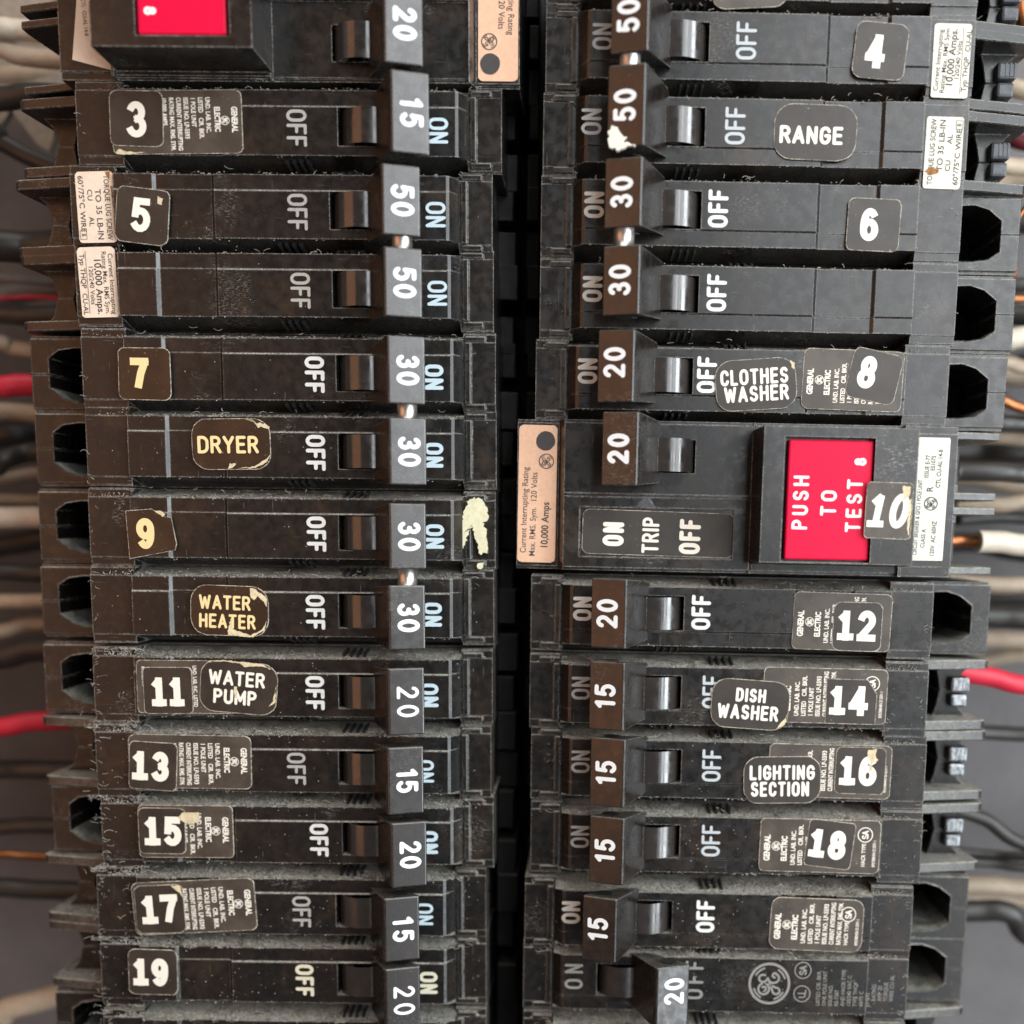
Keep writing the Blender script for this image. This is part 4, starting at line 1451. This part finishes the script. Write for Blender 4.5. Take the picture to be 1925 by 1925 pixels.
def fibre(c, L):
    a = lr.uniform(0, math.tau)
    d = Vector((math.cos(a), math.sin(a) * .5, lr.uniform(-.1, .25)))
    b = Vector((-d.y, d.x, lr.uniform(-.2, .4))) * lr.uniform(-.6, .6)
    pts_ = [c + d * L * (t - .5) + b * L * (t - .5) ** 2 * 2 for t in (0, .25, .5, .75, 1)]
    tube(bm, pts_, lr.uniform(.0022, .0042), 3, 0, False)


for o in [x for x in col.objects if x.get('category') == 'circuit breaker' and 'ground' not in x.name]:
    for ch in o.children:
        if not ch.name.startswith('case'):
            continue
        m = pm(ch)
        down = (m @ Vector((0, 0, 0))).y
        wgt = max(.35, min(1.6, (6.5 - down) / 8))
        flip = m.to_3x3()[0][0] < 0
        for k in range(int(70 * wgt)):                             # fibres on the upper rim and in the gap above it
            x = lr.uniform(-3.9, 1.9)
            yy = .50 + abs(lr.gauss(0, .05))
            z = lr.choice((-.005, -.54, -.52, -.2))
            p = Vector((x, -yy if flip else yy, z))
            fibre(m @ p, lr.uniform(.04, .15))
        for k in range(int(24 * wgt)):
            p = Vector((lr.choice((lr.gauss(-3.7, .06), lr.gauss(-4.33, .05), lr.gauss(1.62, .12))), lr.uniform(-.6, .6), .01 if lr.random() < .1 else -.08))
            if p.x > 1.5:
                p.z = -.285
            fibre(m @ p, lr.uniform(.03, .11))
        if down < -1.5 and not flip:                               # tufts on the outer shoulders of the dirtiest breakers
            for k in range(70):
                fibre(m @ Vector((lr.choice((-3.72, -4.38, -4.36, -3.9)) + lr.gauss(0, .10), lr.choice((-.6, .6, .56, lr.uniform(-.6, .6))), -.085)), lr.uniform(.04, .18))
        for k in range(int(330 * wgt ** .5)):                      # powder clinging to the rims of the raised face
            x = lr.uniform(-3.72, 1.45)
            if math.sin(x * 7.3 + down * 5) + math.sin(x * 17.1 + down * 9) + lr.uniform(-1, 1) < -.2:
                continue
            s_ = 1 if lr.random() < .72 else -1
            yy = s_ * (.482 + lr.gauss(0, .012))
            c = m @ Vector((x, -yy if flip else yy, lr.uniform(-.035, .004)))
            r = lr.uniform(.005, .013)
            v = [bm.verts.new(c + Vector(q) * r) for q in ((1.6, 0, 0), (-1, .9, 0), (-1, -.9, 0), (0, 0, 1.0))]
            for t in ((0, 1, 3), (1, 2, 3), (2, 0, 3)):
                bm.faces.new([v[i] for i in t])
        for k in range(int(520 * wgt ** 2)):                            # grains
            x = lr.uniform(-4.2, 2.0)
            yy = .485 + abs(lr.gauss(0, .035))
            z = max(-.6, -.09 - (yy - .48) * 4.2) + .006
            if x < -3.7:
                z = -.095
            elif x > 1.54:
                z = -.295
            if lr.random() < .07:
                yy, z = lr.uniform(-.45, .45), (.004 if -3.65 < x < -.5 else z if x < -3.7 or x > 1.6 else .004)
                if -.4 < x < 1.55:
                    continue
            c = m @ Vector((x, -yy if flip else yy, z))
            r = lr.uniform(.005, .014)
            v = [bm.verts.new(c + Vector(q) * r) for q in ((1, 0, 0), (-.6, .9, 0), (-.6, -.9, 0), (0, 0, 1.1))]
            for t in ((0, 1, 3), (1, 2, 3), (2, 0, 3)):
                bm.faces.new([v[i] for i in t])
o = bpy.data.objects.new('dust_lint', mesh('dust_lint', bm, ['lint']))
col.objects.link(o)
o.matrix_world = MW
o['kind'] = 'stuff'
o['label'] = 'grey lint and dust lying on the ledges of the breakers'

for o in bpy.data.objects:
    if '_m' in o:
        del o['_m']
